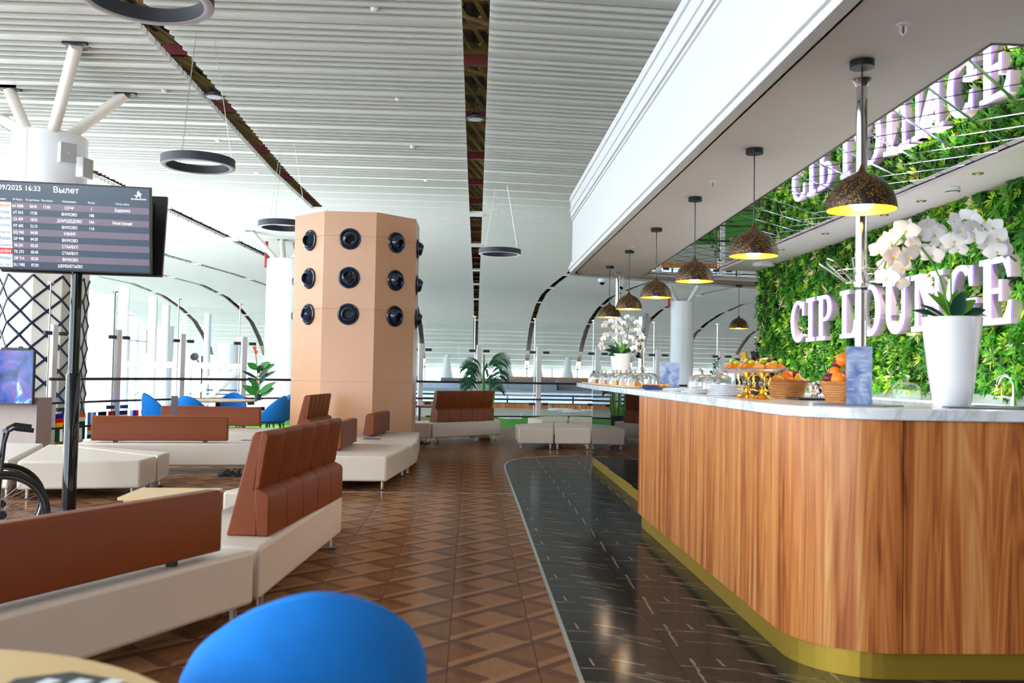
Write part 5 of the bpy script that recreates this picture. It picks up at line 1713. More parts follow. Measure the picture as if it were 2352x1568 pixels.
# ---------------------------------------------------------------- wheelchair
wc = thing('wheelchair', (-3.52, 6.68, 0), R(27), label='black wheelchair standing between the display post and the foreground bench', cat='wheelchair')
def wheel(name, x, y, r_, tyre, spokes, hub=0.03):
    m2 = MB().tube([(x + r_ * math.cos(a), y, r_ + tyre + r_ * math.sin(a)) for a in [2 * PI * k / 40 for k in range(40)]], tyre, 8, closed=True)
    w_ = part(name, m2, 'black_rubber', wc, smooth=60)
    z = r_ + tyre
    part('rim', MB().tube([(x + (r_ - 0.02) * math.cos(a), y, z + (r_ - 0.02) * math.sin(a)) for a in [2 * PI * k / 40 for k in range(40)]], 0.007, 6, closed=True), 'steel', w_, smooth=60)
    sp = MB()
    for k in range(spokes):
        a = 2 * PI * k / spokes
        sp.tube([(x + hub * math.cos(a + .5), y + (0.02 if k % 2 else -0.02), z + hub * math.sin(a + .5)), (x + (r_ - 0.02) * math.cos(a), y, z + (r_ - 0.02) * math.sin(a))], 0.0018, 4)
    part('spokes', sp, 'steel', w_)
    hb = MB().tube([(x, y - 0.05, z), (x, y + 0.05, z)], hub, 14)
    part('hub', hb, 'black_metal', w_, smooth=40)
    return w_
AX = 0.17
for y in (-0.29, 0.29):
    w_ = wheel('drive_wheel', AX, y, 0.285, 0.018, 24)
    yo = y + (-0.045 if y < 0 else 0.045)
    part('push_rim', MB().tube([(AX + 0.255 * math.cos(a), yo, 0.303 + 0.255 * math.sin(a)) for a in [2 * PI * k / 40 for k in range(40)]], 0.009, 8, closed=True), 'black_metal', w_, smooth=60)
    wheel('caster', -0.42, y * 0.85, 0.075, 0.018, 6, 0.02)
    ys_ = -0.23 if y < 0 else 0.23
    part('back_tube', MB().tube([(0.14, ys_, 0.28), (0.15, ys_, 0.50), (0.17, ys_, 0.80), (0.19, ys_, 0.875), (0.23, ys_, 0.895), (0.34, ys_, 0.88)], 0.013, 10), 'black_metal', wc, smooth=60)
    part('hand_grip', MB().tube([(0.235, ys_, 0.895), (0.35, ys_, 0.878)], [0.018, 0.017], 12), 'black_rubber', wc, smooth=60)
    part('side_frame', MB().tube([(0.14, ys_, 0.48), (-0.30, ys_, 0.50), (-0.40, ys_, 0.47), (-0.48, ys_, 0.12)], 0.013, 10).tube([(0.15, ys_, 0.28), (-0.38, ys_, 0.26), (-0.42, ys_, 0.18)], 0.013, 10), 'steel', wc, smooth=60)
    part('armrest', MB().box(-0.20, 0.12, ys_ - 0.025, ys_ + 0.025, 0.70, 0.73), 'black_rubber', wc, bevel=0.008)
    part('armrest_post', MB().tube([(-0.16, ys_, 0.48), (-0.16, ys_, 0.70)], 0.011, 8), 'steel', wc)
    part('footplate', MB().box(-0.64, -0.46, ys_ * 0.95 - 0.09, ys_ * 0.95 + 0.02 if y < 0 else ys_ * 0.95 + 0.05, 0.10, 0.12), 'black_metal', wc)
part('seat', MB().box(-0.30, 0.13, -0.22, 0.22, 0.475, 0.505), 'black_gloss', wc, bevel=0.01)
bk = MB()
for (za, zb, xa) in ((0.50, 0.68, 0.135), (0.69, 0.865, 0.155)):
    bk.hexa([(xa - 0.02, -0.235, za), (xa + 0.015, -0.235, za), (xa + 0.015, 0.235, za), (xa - 0.02, 0.235, za), (xa, -0.235, zb), (xa + 0.035, -0.235, zb), (xa + 0.035, 0.235, zb), (xa, 0.235, zb)])
part('backrest', bk, 'black_gloss', wc, bevel=0.008)
part('cross_brace', MB().tube([(-0.1, -0.22, 0.27), (-0.1, 0.22, 0.47)], 0.011, 8).tube([(-0.1, 0.22, 0.27), (-0.1, -0.22, 0.47)], 0.011, 8), 'steel', wc)
# ---------------------------------------------------------------- illuminated letters on the planted wall
def L_ell(cx_, cy_, rx, ry, ix, iy, a0, a1, n=14):
    out = []
    for k in range(n):
        p = []
        for a in (a0 + (a1 - a0) * k / n, a0 + (a1 - a0) * (k + 1) / n):
            a = R(a)
            p.append(((cx_ + rx * math.cos(a), cy_ + ry * math.sin(a)), (cx_ + ix * math.cos(a), cy_ + iy * math.sin(a))))
        out.append([p[0][0], p[1][0], p[1][1], p[0][1]])
    return out
def rect(x0, x1, y0, y1): return [(x0, y0), (x1, y0), (x1, y1), (x0, y1)]
S = 0.20      # stem
GL = {
    'C': (0.90, L_ell(0.47, 0.5, 0.45, 0.5, 0.24, 0.41, 48, 312, 22) + [[(0.74, 0.62), (0.84, 0.62), (0.84, 0.95), (0.78, 0.95), (0.72, 0.84)], [(0.76, 0.14), (0.68, 0.20), (0.66, 0.10)]]),
    'I': (0.50, [rect(0.15, 0.35, 0.08, 0.92), rect(0.03, 0.47, 0.0, 0.09), rect(0.03, 0.47, 0.91, 1.0)]),
    'P': (0.82, [rect(0.13, 0.34, 0.08, 0.92), rect(0.02, 0.46, 0.0, 0.09), rect(0.02, 0.46, 0.91, 1.0), rect(0.34, 0.48, 0.91, 1.0), rect(0.34, 0.48, 0.42, 0.50)] + L_ell(0.47, 0.71, 0.33, 0.29, 0.12, 0.20, -90, 90, 12)),
    'L': (0.80, [rect(0.13, 0.34, 0.08, 0.92), rect(0.02, 0.47, 0.91, 1.0), rect(0.02, 0.78, 0.0, 0.09), [(0.58, 0.08), (0.78, 0.08), (0.78, 0.36), (0.70, 0.36), (0.66, 0.20)]]),
    'O': (0.94, L_ell(0.47, 0.5, 0.46, 0.51, 0.245, 0.42, 0, 360, 32)),
    'U': (0.92, [rect(0.12, 0.33, 0.35, 0.92), rect(0.0, 0.44, 0.91, 1.0), rect(0.68, 0.80, 0.35, 0.92), rect(0.56, 0.92, 0.91, 1.0)] + L_ell(0.46, 0.36, 0.34, 0.37, 0.17, 0.27, 180, 360, 16)),
    'N': (0.98, [rect(0.12, 0.24, 0.08, 0.95), rect(0.0, 0.36, 0.0, 0.09), rect(0.0, 0.30, 0.91, 1.0), [(0.12, 1.0), (0.33, 1.0), (0.86, 0.0), (0.68, 0.0)], rect(0.74, 0.86, 0.0, 0.92), rect(0.62, 0.98, 0.91, 1.0)]),
    'G': (0.96, L_ell(0.47, 0.5, 0.45, 0.5, 0.24, 0.41, 48, 318, 22) + [[(0.74, 0.64), (0.84, 0.64), (0.84, 0.96), (0.78, 0.96), (0.70, 0.84)], rect(0.66, 0.86, 0.05, 0.40), rect(0.54, 0.96, 0.36, 0.45)]),
    'E': (0.88, [rect(0.13, 0.34, 0.08, 0.92), rect(0.02, 0.84, 0.0, 0.09), rect(0.02, 0.82, 0.91, 1.0), rect(0.34, 0.56, 0.46, 0.54), rect(0.54, 0.62, 0.34, 0.66), [(0.64, 0.08), (0.84, 0.08), (0.86, 0.34), (0.78, 0.34), (0.74, 0.22)], [(0.64, 0.92), (0.82, 0.92), (0.84, 0.68), (0.76, 0.68), (0.72, 0.80)]])}
LH = 0.52
LZ = 1.795
for ch, ya, wd in (('C', 11.32, .50), ('I', 10.80, .31), ('P', 10.45, .45), ('L', 9.79, .44), ('O', 9.30, .52), ('U', 8.74, .53), ('N', 8.16, .56), ('G', 7.55, .47), ('E', 7.05, .45)):
    w, polys = GL[ch]
    t_ = thing('sign_letter', (4.14, ya - wd / 2, LZ), label='glowing white letter %s with pale returns on the planted wall' % ch if ch != 'O' else 'glowing white round letter O with pale returns on the planted wall', cat='letter', group='illuminated wall letters')
    body = MB(); facem = MB()
    k = wd / w
    def uv2(p, x_): return (x_ - 4.14, -(p[0] * k) + wd / 2, p[1] * LH)
    for pl_ in polys:
        n = len(pl_)
        if area(pl_) < 0: pl_ = pl_[::-1]
        for mb_, x0_, x1_ in ((body, 4.145, 4.066), (facem, 4.066, 4.05)):
            b = len(mb_.v)
            mb_.v += [uv2(p, x0_) for p in pl_] + [uv2(p, x1_) for p in pl_]
            mb_.face([b + n + q for q in range(n)], 0)
            mb_.face([b + q for q in range(n)][::-1], 0)
            for q in range(n):
                q2 = (q + 1) % n
                mb_.face((b + q, b + q2, b + n + q2, b + n + q), 1)
    part('letter_return', body, ['letter_side', 'letter_side'], t_)
    part('letter_face', facem, ['letter_face', 'letter_edge'], t_)
    part('stand_off', MB().tube([(0.0, 0.0, LH * 0.3), (0.11, 0.0, LH * 0.3)], 0.008, 6).tube([(0.0, 0.0, LH * 0.8), (0.11, 0.0, LH * 0.8)], 0.008, 6), 'steel', t_)

# ---------------------------------------------------------------- pendants
def pendant(x, y, label):
    t_ = thing('pendant_lamp', (x, y, 2.17), label=label, cat='pendant lamp', group='domed pendants over the bar')
    part('ceiling_rose', MB().lathe([(0.058, 0.695), (0.058, 0.728), (0.001, 0.729)], 32, cap0=True), 'black_metal', t_, smooth=40)
    part('cord', MB().tube([(0, 0, 0.21), (0, 0, 0.70)], 0.0045, 8), 'black_metal', t_)
    prof = [(0.163, 0.0), (0.163, 0.012), (0.158, 0.045), (0.146, 0.080), (0.125, 0.115), (0.098, 0.142), (0.066, 0.162), (0.034, 0.176), (0.020, 0.188), (0.012, 0.205), (0.006, 0.222)]
    sh = part('shade', MB().lathe(prof, 48), 'pend_speckle', t_, smooth=60)
    inn = [(r_ - 0.003 if r_ > 0.03 else 0.001, z - 0.003) for r_, z in prof[:8]]
    inn[0] = (0.160, 0.0)
    part('gold_lining', MB().lathe(inn[::-1], 48), 'pend_in', sh, smooth=60)
    part('rim', MB().lathe([(0.160, 0.0), (0.162, -0.002), (0.164, 0.0)], 48), 'pend_out', sh)
    part('socket', MB().lathe([(0.022, 0.10), (0.022, 0.17)], 16, cap0=True), 'black_metal', t_, smooth=40)
    part('bulb', MB().lathe([(0.001, -0.004), (0.034, 0.004), (0.056, 0.028), (0.06, 0.05), (0.046, 0.08), (0.022, 0.102)], 20), 'bulb', t_, smooth=60)
    return t_
pn = [(1.876, 4.278, 'speckled dome pendant in front of the steel glass-rack pole'), (1.897, 6.016, 'speckled dome pendant, second from the glass-rack pole'), (1.916, 7.713, 'speckled dome pendant, third from the glass-rack pole'),
      (1.927, 9.396, 'speckled dome pendant, fourth from the glass-rack pole'), (1.948, 11.129, 'speckled dome pendant above the far potted orchid'), (1.960, 12.79, 'speckled dome pendant at the far tip of the bar, beside the dome camera'), (4.488, 15.0, 'speckled dome pendant alone beside the end of the planted wall')]
p0_ = pendant(*pn[0])
for x, y, lb in pn[1:]:
    c = copy_tree(p0_); c.location = (x, y, 2.17); c['label'] = lb

# ---------------------------------------------------------------- fittings on the canopy soffit
def downlight(x, y):
    t_ = thing('downlight', (x, y, 2.899), label='small recessed brass downlight in the soffit band by the planted wall', cat='downlight', group='recessed downlights by the planted wall')
    part('bezel', MB().lathe([(0.042, 0.0), (0.040, -0.004), (0.030, -0.004), (0.026, 0.0)], 20), 'gold_bright', t_, smooth=40)
    part('lamp_face', MB().lathe([(0.001, -0.001), (0.026, -0.001)], 20), 'ring_glow', t_)
    ld = bpy.data.lights.new('spot', 'SPOT')
    ld.energy = 130; ld.color = (1.0, 0.93, 0.82); ld.spot_size = R(120); ld.spot_blend = 0.8; ld.shadow_soft_size = 0.03
    lo = bpy.data.objects.new('spot', ld); lo.location = (0, 0, -0.012); lo.rotation_euler = (0, R(18), 0)
    link(lo, t_)
for px_, py_ in ((2246, 398), (1896, 536), (1795, 573)):
    p = on_z(px_, py_, 2.9); downlight(p.x, p.y)
    DLX = p.x
for yv in (5.6, 7.6, 8.3):
    downlight(3.86, yv)
p = on_z(2188, 430, 2.9)
t_ = thing('smoke_detector', (p.x, p.y, 2.899), label='white smoke detector on the soffit band beside the planted wall', cat='detector')
part('housing', MB().lathe([(0.055, 0.0), (0.055, -0.03), (0.045, -0.05), (0.001, -0.052)], 24), 'white_paint', t_, smooth=40)
part('vent_ring', MB().lathe([(0.0555, -0.034), (0.050, -0.040)], 24), 'black_metal', t_)
for px_, py_ in ((2075, 55), (1638, 416), (1455, 566), (1490, 645)):
    p = on_z(px_, py_, 2.9)
    t_ = thing('sprinkler', (p.x, p.y, 2.9), label='small white sprinkler head under the bar canopy', cat='sprinkler', group='sprinklers under the bar canopy')
    part('rose', MB().lathe([(0.03, 0.0), (0.026, -0.008), (0.001, -0.009)], 16), 'white_paint', t_)
    part('yoke', MB().tube([(-.012, 0, -.008), (-.014, 0, -.035), (0, 0, -.05), (.014, 0, -.035), (.012, 0, -.008)], 0.004, 6), 'white_paint', t_)
    part('bulb', MB().tube([(0, 0, -.01), (0, 0, -.048)], 0.003, 6), 'red_steel', t_)
# cameras at the far corner of the canopy
p = on_z(1383, 640, 2.9)
t_ = thing('dome_camera', (p.x, p.y, 2.9), label='white dome security camera at the far corner of the canopy', cat='camera')
part('housing', MB().lathe([(0.068, 0.0), (0.068, -0.05), (0.058, -0.06), (0.001, -0.06)], 24), 'white_paint', t_, smooth=40)
part('dome', MB().ball((0, 0, -0.06), 0.042, 20, 10), 'black_gloss', t_, smooth=60)
p = on_z(1430, 637, 2.9)
t_ = thing('bullet_camera', (p.x, p.y, 2.9), label='white bullet security camera on an arm beside the dome camera', cat='camera')
part('bracket', MB().lathe([(0.04, 0.0), (0.04, -0.012), (0.001, -0.013)], 16).tube([(0, 0, 0), (0, 0, -0.1)], 0.016, 8), 'white_paint', t_, smooth=40)
part('camera_body', MB().tube([(0.05, -0.03, -0.09), (-0.03, -0.08, -0.17)], 0.036, 14), 'white_paint', t_, smooth=40)
part('lens', MB().tube([(-0.03, -0.08, -0.17), (-0.037, -0.0845, -0.177)], 0.030, 14), 'black_gloss', t_)
part('cable', MB().tube(bez((-0.06, 0, 0), (-0.12, 0, -0.02), (-0.08, 0, -0.1), (0.0, -0.02, -0.1), 10), 0.005, 6), 'white_paint', t_)
# hexagonal wireless box
p = on_z(1752, 608, 2.9)
t_ = thing('wireless_box', (p.x - 0.05, p.y - 0.2, 2.9), label='white hexagonal wireless box near the end of the planted wall', cat='access point')
part('box', MB().lathe([(0.001, -0.05), (0.13, -0.05), (0.16, -0.03), (0.14, 0.0)], 6), 'white_paint', t_)
part('cable', MB().tube(bez((0.05, 0, 0), (0.1, 0, -0.03), (0.14, 0, -0.02), (0.16, 0.02, 0.0), 8), 0.004, 6), 'gold_brushed', t_)

# ---------------------------------------------------------------- steel poles
def pole(x, y, r_, label):
    t_ = thing('steel_pole', (x, y, WT1), label=label, cat='pole')
    part('tube', MB().lathe([(r_, 0.0), (r_, 2.90 - WT1)], 28), 'chrome', t_, smooth=40)
    part('top_flange', MB().lathe([(r_ + 0.002, 2.86 - WT1), (r_ + 0.012, 2.885 - WT1), (r_ + 0.022, 2.899 - WT1)], 28), 'chrome', t_, smooth=40)
    part('foot_flange', MB().lathe([(r_ + 0.03, 0.0), (r_ + 0.028, 0.008), (r_ + 0.002, 0.012)], 28), 'chrome', t_, smooth=40)
    return t_
pole(1.995, 4.549, 0.029, 'polished steel pole from the worktop to the canopy behind the first pendant')
pole(2.19, 13.5, 0.03, 'polished steel pole at the far end of the bar beside the potted orchid')
# wire glass rack round the near pole
gz = 1.86
gr = thing('glass_rack', (1.995, 4.549, gz), label='chrome wire glass rack with upturned arms round the near steel pole', cat='glass rack')
part('collar', MB().lathe([(0.031, -0.04), (0.036, -0.035), (0.036, 0.02), (0.031, 0.025)], 28), 'chrome', gr, smooth=40)
part('collar_band', MB().lathe([(0.0335, -0.052), (0.0335, -0.041)], 28), 'black_metal', gr)
part('support_ring', MB().tube([(0.125 * math.cos(a), 0.125 * math.sin(a), 0.045) for a in [2 * PI * k / 40 for k in range(40)]], 0.0032, 6, closed=True), 'chrome', gr, smooth=60)
for k in range(8):
    a = 2 * PI * k / 8 + 0.3
    ca, sa = math.cos(a), math.sin(a)
    w = 0.022
    def rp(r_, s_, z): return (r_ * ca - s_ * sa, r_ * sa + s_ * ca, z)
    pts = [rp(0.04, -w * 0.8, -0.01), rp(0.07, -w, -0.012), rp(0.20, -w * 1.3, 0.085), rp(0.207, 0, 0.10), rp(0.20, w * 1.3, 0.085), rp(0.07, w, -0.012), rp(0.04, w * 0.8, -0.01)]
    part('rack_arm', MB().tube(pts, 0.0038, 6), 'chrome', gr, smooth=60)

# ---------------------------------------------------------------- orchids
def flower_mesh(name, s_):
    m2 = MB()
    for k, (a, L, W) in enumerate(((90, 1.0, .62), (210, .95, .55), (330, .95, .55))):
        m2.leaf((0, 0, 0), (math.cos(R(a)), math.sin(R(a)), 0.22), (0, 0, 1), .52 * s_ * L, .52 * s_ * W, 0.2, 5, 0, 0.1)
    for a in (22, 158):
        m2.leaf((0, 0, .01 * s_), (math.cos(R(a)), math.sin(R(a)), 0.30), (0, 0, 1), .55 * s_, .62 * s_, 0.3, 6, 0, 0.12)
    m2.leaf((0, 0, .02 * s_), (0, -1, .9), (0, 0, 1), .2 * s_, .13 * s_, -.3, 4, 1, .3)
    m2.ball((0, 0, .05 * s_), .05 * s_, 8, 6, 1)
    return m2.mesh(name, ['petal', 'petal_heart'], 60)
def orchid(loc, label, potp, potm, flowers, stems, leaves, fsize, seed):
    t_ = thing('potted_orchid', loc, label=label, cat='orchid')
    part('pot', MB().lathe(potp, 48, cap0=True), potm, t_, smooth=50)
    part('soil', MB().lathe([(0.001, potp[-1][1]), (potp[-1][0] + 0.002, potp[-1][1])], 32), 'leaf_dark', t_)
    fm = flower_mesh('flower', fsize); rd_ = random.Random(seed)
    L0 = Vector(loc)
    for pts in stems:
        part('stem', MB().tube([tuple(Vector(p) - L0) for p in pts], 0.0055, 7), 'stem_green', t_, smooth=60)
    for p in flowers:
        o_ = bpy.data.objects.new('flower', fm)
        o_.location = Vector(p) - L0
        d = Vector((rd_.uniform(-.7, .5), -1.0, rd_.uniform(-.35, .5))).normalized()
        o_.rotation_euler = d.to_track_quat('Z', 'Y').to_euler()
        o_.rotation_euler.rotate_axis('Z', rd_.uniform(-.6, .6))
        sc = rd_.uniform(.85, 1.15); o_.scale = (sc, sc, sc)
        link(o_, t_)
    for (base, d, L, W, bend, m_) in leaves:
        part('leaf', MB().leaf(base, d, (0, -0.75, 0.65), L, W, bend * 0.5, 7, 0, 0.2), m_, t_, smooth=60)
    return t_
OY = 4.42
ob = on_y(2186, 930, OY); OX = ob.x
fpx = [(2020, 576), (2045, 556), (2062, 540), (2080, 530), (2098, 562), (2112, 545), (2128, 522), (2146, 540), (2160, 532), (2050, 590), (2040, 612), (2058, 628), (2036, 640), (2072, 615), (2112, 578), (2140, 588), (2190, 510), (2204, 532), (2226, 505), (2236, 528), (2214, 552), (2190, 556), (2238, 548), (2200, 574), (2280, 524), (2290, 548), (2268, 566), (2302, 572), (2060, 650), (2085, 590), (2160, 560), (2288, 580), (2250, 545)]
fl_ = [on_y(x, y, OY + 0.10 * math.sin(x * 0.37)) for x, y in fpx]
pz = WT1 + 0.445
def sv(x, y, dy=0.0): return tuple(on_y(x, y, OY + dy))
stems = [[(OX, OY, pz - .02), sv(2160, 640), sv(2140, 600), sv(2110, 560), sv(2070, 545), sv(2040, 580), sv(2030, 620), sv(2050, 650)],
         [(OX, OY, pz - .02), sv(2184, 640), sv(2182, 580), sv(2185, 530), sv(2215, 505), sv(2255, 520), sv(2285, 550), sv(2310, 580), sv(2335, 600)]]
lv = [((0, -.02, .445), (.15, -.5, 1), .13, .075, .5, 'leaf_dark'), ((0.02, 0, .44), (.8, -.3, .5), .15, .06, .8, 'leaf_dark'), ((-.03, 0, .44), (-1, -.1, .4), .17, .045, .5, 'leaf_dark'), ((-.03, 0, .44), (-.9, -.2, .55), .15, .04, .3, 'leaf_dark'), ((.04, 0, .44), (1, .0, .35), .17, .04, .7, 'leaf_dark'), ((.02, 0, .44), (.9, .2, .5), .15, .04, .3, 'leaf_dark'),
      ((0, 0, .45), (-.6, -.1, .8), .16, .055, .5, 'stem_green'), ((0, 0, .45), (.3, .1, 1), .15, .06, .3, 'stem_green'), ((.01, 0, .45), (.7, -.1, .7), .15, .06, .6, 'stem_green'), ((-.01, 0, .45), (-.3, 0, 1), .14, .05, .5, 'stem_green')]
orchid((OX, OY, WT1), 'tall white orchid in a tapered white pot on the near end of the bar', [(0.082, 0.0), (0.088, 0.01), (0.115, 0.2), (0.142, 0.445), (0.136, 0.447), (0.130, 0.43)], 'white_gloss', fl_, stems, lv, 0.11, 4)
O2Y = 11.9
o2 = on_y(1425, 852, O2Y)
fpx2 = [(1392, 742), (1404, 738), (1420, 735), (1388, 748), (1440, 728), (1452, 732), (1462, 740), (1432, 742), (1425, 755), (1415, 768), (1428, 778), (1440, 772), (1448, 760), (1462, 758), (1470, 768), (1466, 780), (1472, 790), (1458, 788), (1386, 778), (1380, 792), (1392, 770), (1402, 768), (1384, 800), (1422, 790), (1436, 786), (1450, 776), (1468, 750), (1475, 775), (1412, 750), (1442, 748), (1456, 800), (1466, 806), (1410, 780), (1430, 765)]
fl2 = [on_y(x, y, O2Y + 0.12 * math.sin(x)) for x, y in fpx2]
def sv2(x, y): return tuple(on_y(x, y, O2Y))
z2 = WT1 + 0.41
stems2 = [[(o2.x, O2Y, z2), sv2(1428, 790), sv2(1425, 760), sv2(1405, 745), sv2(1388, 750)], [(o2.x, O2Y, z2), sv2(1440, 780), sv2(1445, 745), sv2(1465, 745), sv2(1474, 780), sv2(1468, 805)], [(o2.x, O2Y, z2), sv2(1415, 785), sv2(1395, 770), sv2(1382, 785), sv2(1383, 803)]]
lv2 = [((0, 0, .41), (-1, -.2, .5), .2, .08, .8, 'leaf_dark'), ((0, 0, .41), (-.8, -.4, .7), .2, .08, .5, 'leaf_dark'), ((0, 0, .41), (.9, -.2, .5), .22, .07, .5, 'leaf_dark'), ((0, 0, .41), (.2, -.3, 1), .18, .05, .3, 'stem_green'), ((0, 0, .41), (.5, -.1, 1), .2, .05, .4, 'stem_green'), ((0, 0, .41), (-.4, 0, 1), .18, .05, .4, 'stem_green'), ((-.03, -.02, .41), (-.7, -.7, .1), .16, .08, .8, 'leaf_dark')]
orchid((o2.x, O2Y, WT1), 'bushy white orchid in a pale lilac pot among the glass domes', [(0.098, 0.0), (0.104, 0.01), (0.132, 0.41), (0.126, 0.412), (0.120, 0.395)], 'white_gloss', fl2, stems2, lv2, 0.085, 6)

# ---------------------------------------------------------------- things on the worktop
def cpos(px_, X, py_=890):
    p = on_x(px_, py_, X)
    return (p.x, p.y, WT1)
def dome(loc, r_, h_, label, group, plate=None, food=None):
    t_ = thing('glass_dome', loc, label=label, cat='glass dome', group=group)
    prof = [(r_, 0.0), (r_, h_ * 0.55), (r_ * 0.94, h_ * 0.74), (r_ * 0.78, h_ * 0.9), (r_ * 0.5, h_ * 0.98), (0.012, h_)]
    inner = [(max(0.001, a - 0.005), z - (0.0 if i_ == 0 else 0.005)) for i_, (a, z) in enumerate(prof)]
    inner[-1] = (0.001, inner[-1][1])
    part('cover', MB().lathe(inner[::-1] + prof + [(0.001, h_)], 36), 'dome_glass', t_, smooth=60)
    part('knob', MB().lathe([(0.012, h_), (0.01, h_ + 0.008), (r_ * 0.2, h_ + r_ * 0.14), (r_ * 0.24, h_ + r_ * 0.26), (r_ * 0.2, h_ + r_ * 0.38), (0.001, h_ + r_ * 0.44)], 20), 'dome_glass', t_, smooth=60)
    return t_
bd = thing('wooden_board', (1.70, 11.1, WT1), label='long bamboo board under the row of small glass domes', cat='board')
part('board', MB().hexa([(-0.13 - .02, -2.0, 0.004), (0.12 - .02, -2.0, 0.004), (0.14, 1.9, 0.004), (-0.09, 1.9, 0.004), (-0.13 - .02, -2.0, 0.018), (0.12 - .02, -2.0, 0.018), (0.14, 1.9, 0.018), (-0.09, 1.9, 0.018)]), 'beech', bd, bevel=0.003)
part('slat_feet', MB().box(-.1, .1, -1.8, -1.75, 0, .004).box(-.1, .1, 1.7, 1.75, 0, .004).box(-.1, .1, 0, .05, 0, .004), 'oak_leg', bd)
k = 0
for px_, X in ((1368, 1.66), (1377, 1.78), (1391, 1.66), (1409, 1.74), (1417, 1.66), (1426, 1.74), (1440, 1.64), (1451, 1.72), (1459, 1.63)):
    x, y, z = cpos(px_, X)
    z += 0.019
    dome((x, y, z), 0.085, 0.135, 'small knobbed glass dome with a pastry on the bamboo board', 'small glass domes on the bamboo board')
    m2 = MB().lathe([(0.055, 0.0), (0.06, 0.02), (0.045, 0.045), (0.001, 0.052)], 14, (x, y, z + 0.001), cap0=True)
    solo('pastry', m2, 'bread', 'small golden pastry under a glass dome on the bamboo board', 'pastry', 'pastries under the small domes', smooth=50)
x, y, z = cpos(1478, 1.95); dome((x, y, z), 0.165, 0.165, 'wide knobbed glass dome beside the blue napkins', 'wide glass domes')
x, y, z = cpos(1613, 1.98); dome((x, y, z), 0.125, 0.15, 'wide knobbed glass dome left of the gold fruit stands', 'wide glass domes')
x, y, z = cpos(1648, 1.98); dome((x, y, z), 0.125, 0.15, 'wide knobbed glass dome touching the plate stack', 'wide glass domes')
# white caddy with cups at the tip
x, y, z = cpos(1368, 1.86)
t_ = thing('cup_caddy', (x, y, z), label='white box holding paper cups at the far tip of the bar', cat='caddy')
part('box', MB().box(-.10, .10, -.1, .1, 0, .13), 'white_paint', t_, bevel=.004)
for q in range(3):
    part('cup_stack', MB().lathe([(.028, .10), (.036, .19), (.032, .19)], 16, (-.06 + .06 * q, 0, 0)), 'paper_white', t_, smooth=40)
part('blue_tissue', MB().prism([(-.05, -.06), (.06, -.05), (.05, .05), (-.04, .06)], .13, .185), 'napkin_blue', t_)
x, y, z = cpos(1388, 1.92)
solo('water_bottle', MB().lathe([(.03, 0), (.032, .12), (.02, .16), (.012, .18), (.012, .21)], 18, (x, y, z), cap0=True, cap1=True), 'acrylic', 'slim clear bottle next to the cup caddy', 'bottle', smooth=50)
# napkins
x, y, z = cpos(1488, 1.62)
for q in range(4):
    m2 = MB().prism([(x - .05, y - .18 + .06 * q), (x + .09, y - .20 + .06 * q), (x + .10, y - .13 + .06 * q), (x - .04, y - .11 + .06 * q)], z + .003 * q, z + .012 + .010 * q)
    solo('folded_napkin', m2, 'napkin_blue', 'dark blue folded napkin fanned on the worktop edge', 'napkin', 'fanned blue napkins')
# snack tray
x, y, z = cpos(1500, 1.86)
t_ = thing('snack_tray', (x, y, z), label='dark tray of golden snacks behind the blue napkins', cat='tray')
part('tray', MB().box(-.14, .14, -.3, .3, 0, .012), 'slate', t_, bevel=.004)
for q in range(14):
    m2 = MB().ball((x - .09 + .06 * (q % 4), y - .24 + .13 * (q // 4), z + .030), .022, 10, 7, 0, .8)
    solo('snack', m2, 'bread', 'round golden snack on the dark tray', 'snack', 'snacks on the dark tray', smooth=60)
# menu holders
def menu(loc, w, h_, rz, label):
    t_ = thing('menu_stand', loc, rz, label, 'menu stand')
    part('print', MB().box(-w / 2, w / 2, -.001, .001, .006, h_ - .004), 'menu_print', t_)
    part('clear_cover', MB().box(-w / 2 - .006, w / 2 + .006, -.004, -.003, 0, h_), 'acrylic', t_)
    part('clear_foot', MB().box(-w / 2 - .006, w / 2 + .006, -.05, .05, 0, .004), 'acrylic', t_)
    tx = MB()
    for q in range(9):
        zz = h_ * (.82 - .08 * q)
        ln = w * (.32 if q % 3 else .22)
        tx.box(.02 * w, .02 * w + ln, -.0022, -.0012, zz, zz + h_ * .016)
        if q % 2: tx.box(-.45 * w, -.45 * w + ln * .8, -.0022, -.0012, zz, zz + h_ * .016)
    part('menu_lines', tx, 'paper_white', t_)
    return t_
x, y, z = cpos(1537, 2.05); menu((x, y, z), .20, .27, R(-14), 'blue printed menu in a clear stand by the snack tray')
p = on_y(1973, 916, 4.36); menu((p.x, 4.36, WT1), .118, .295, R(-22), 'tall glossy menu in a clear stand at the foot of the steel pole')
# plates
def plates(c, n, r_, label, grp):
    for q in range(n):
        m2 = MB().lathe([(r_ * .6, 0.0), (r_ * .62, .003), (r_, .014), (r_, .017), (r_ * .6, .006), (.001, .006)], 36, (c[0], c[1], c[2] + .010 * q), cap0=True)
        solo('plate', m2, 'white_gloss', label, 'plate', grp, smooth=50)
x, y, z = cpos(1668, 1.72); plates((x, y, z), 7, .125, 'white plate in the tall stack left of the gold stands', 'tall plate stack')
x, y, z = cpos(1600, 1.70); plates((x, y, z), 3, .12, 'white plate in the low stack before the glass domes', 'low plate stack')
x, y, z = cpos(1553, 1.72); plates((x, y, z), 2, .11, 'white plate in the pair next to the blue napkins', 'pair of plates')
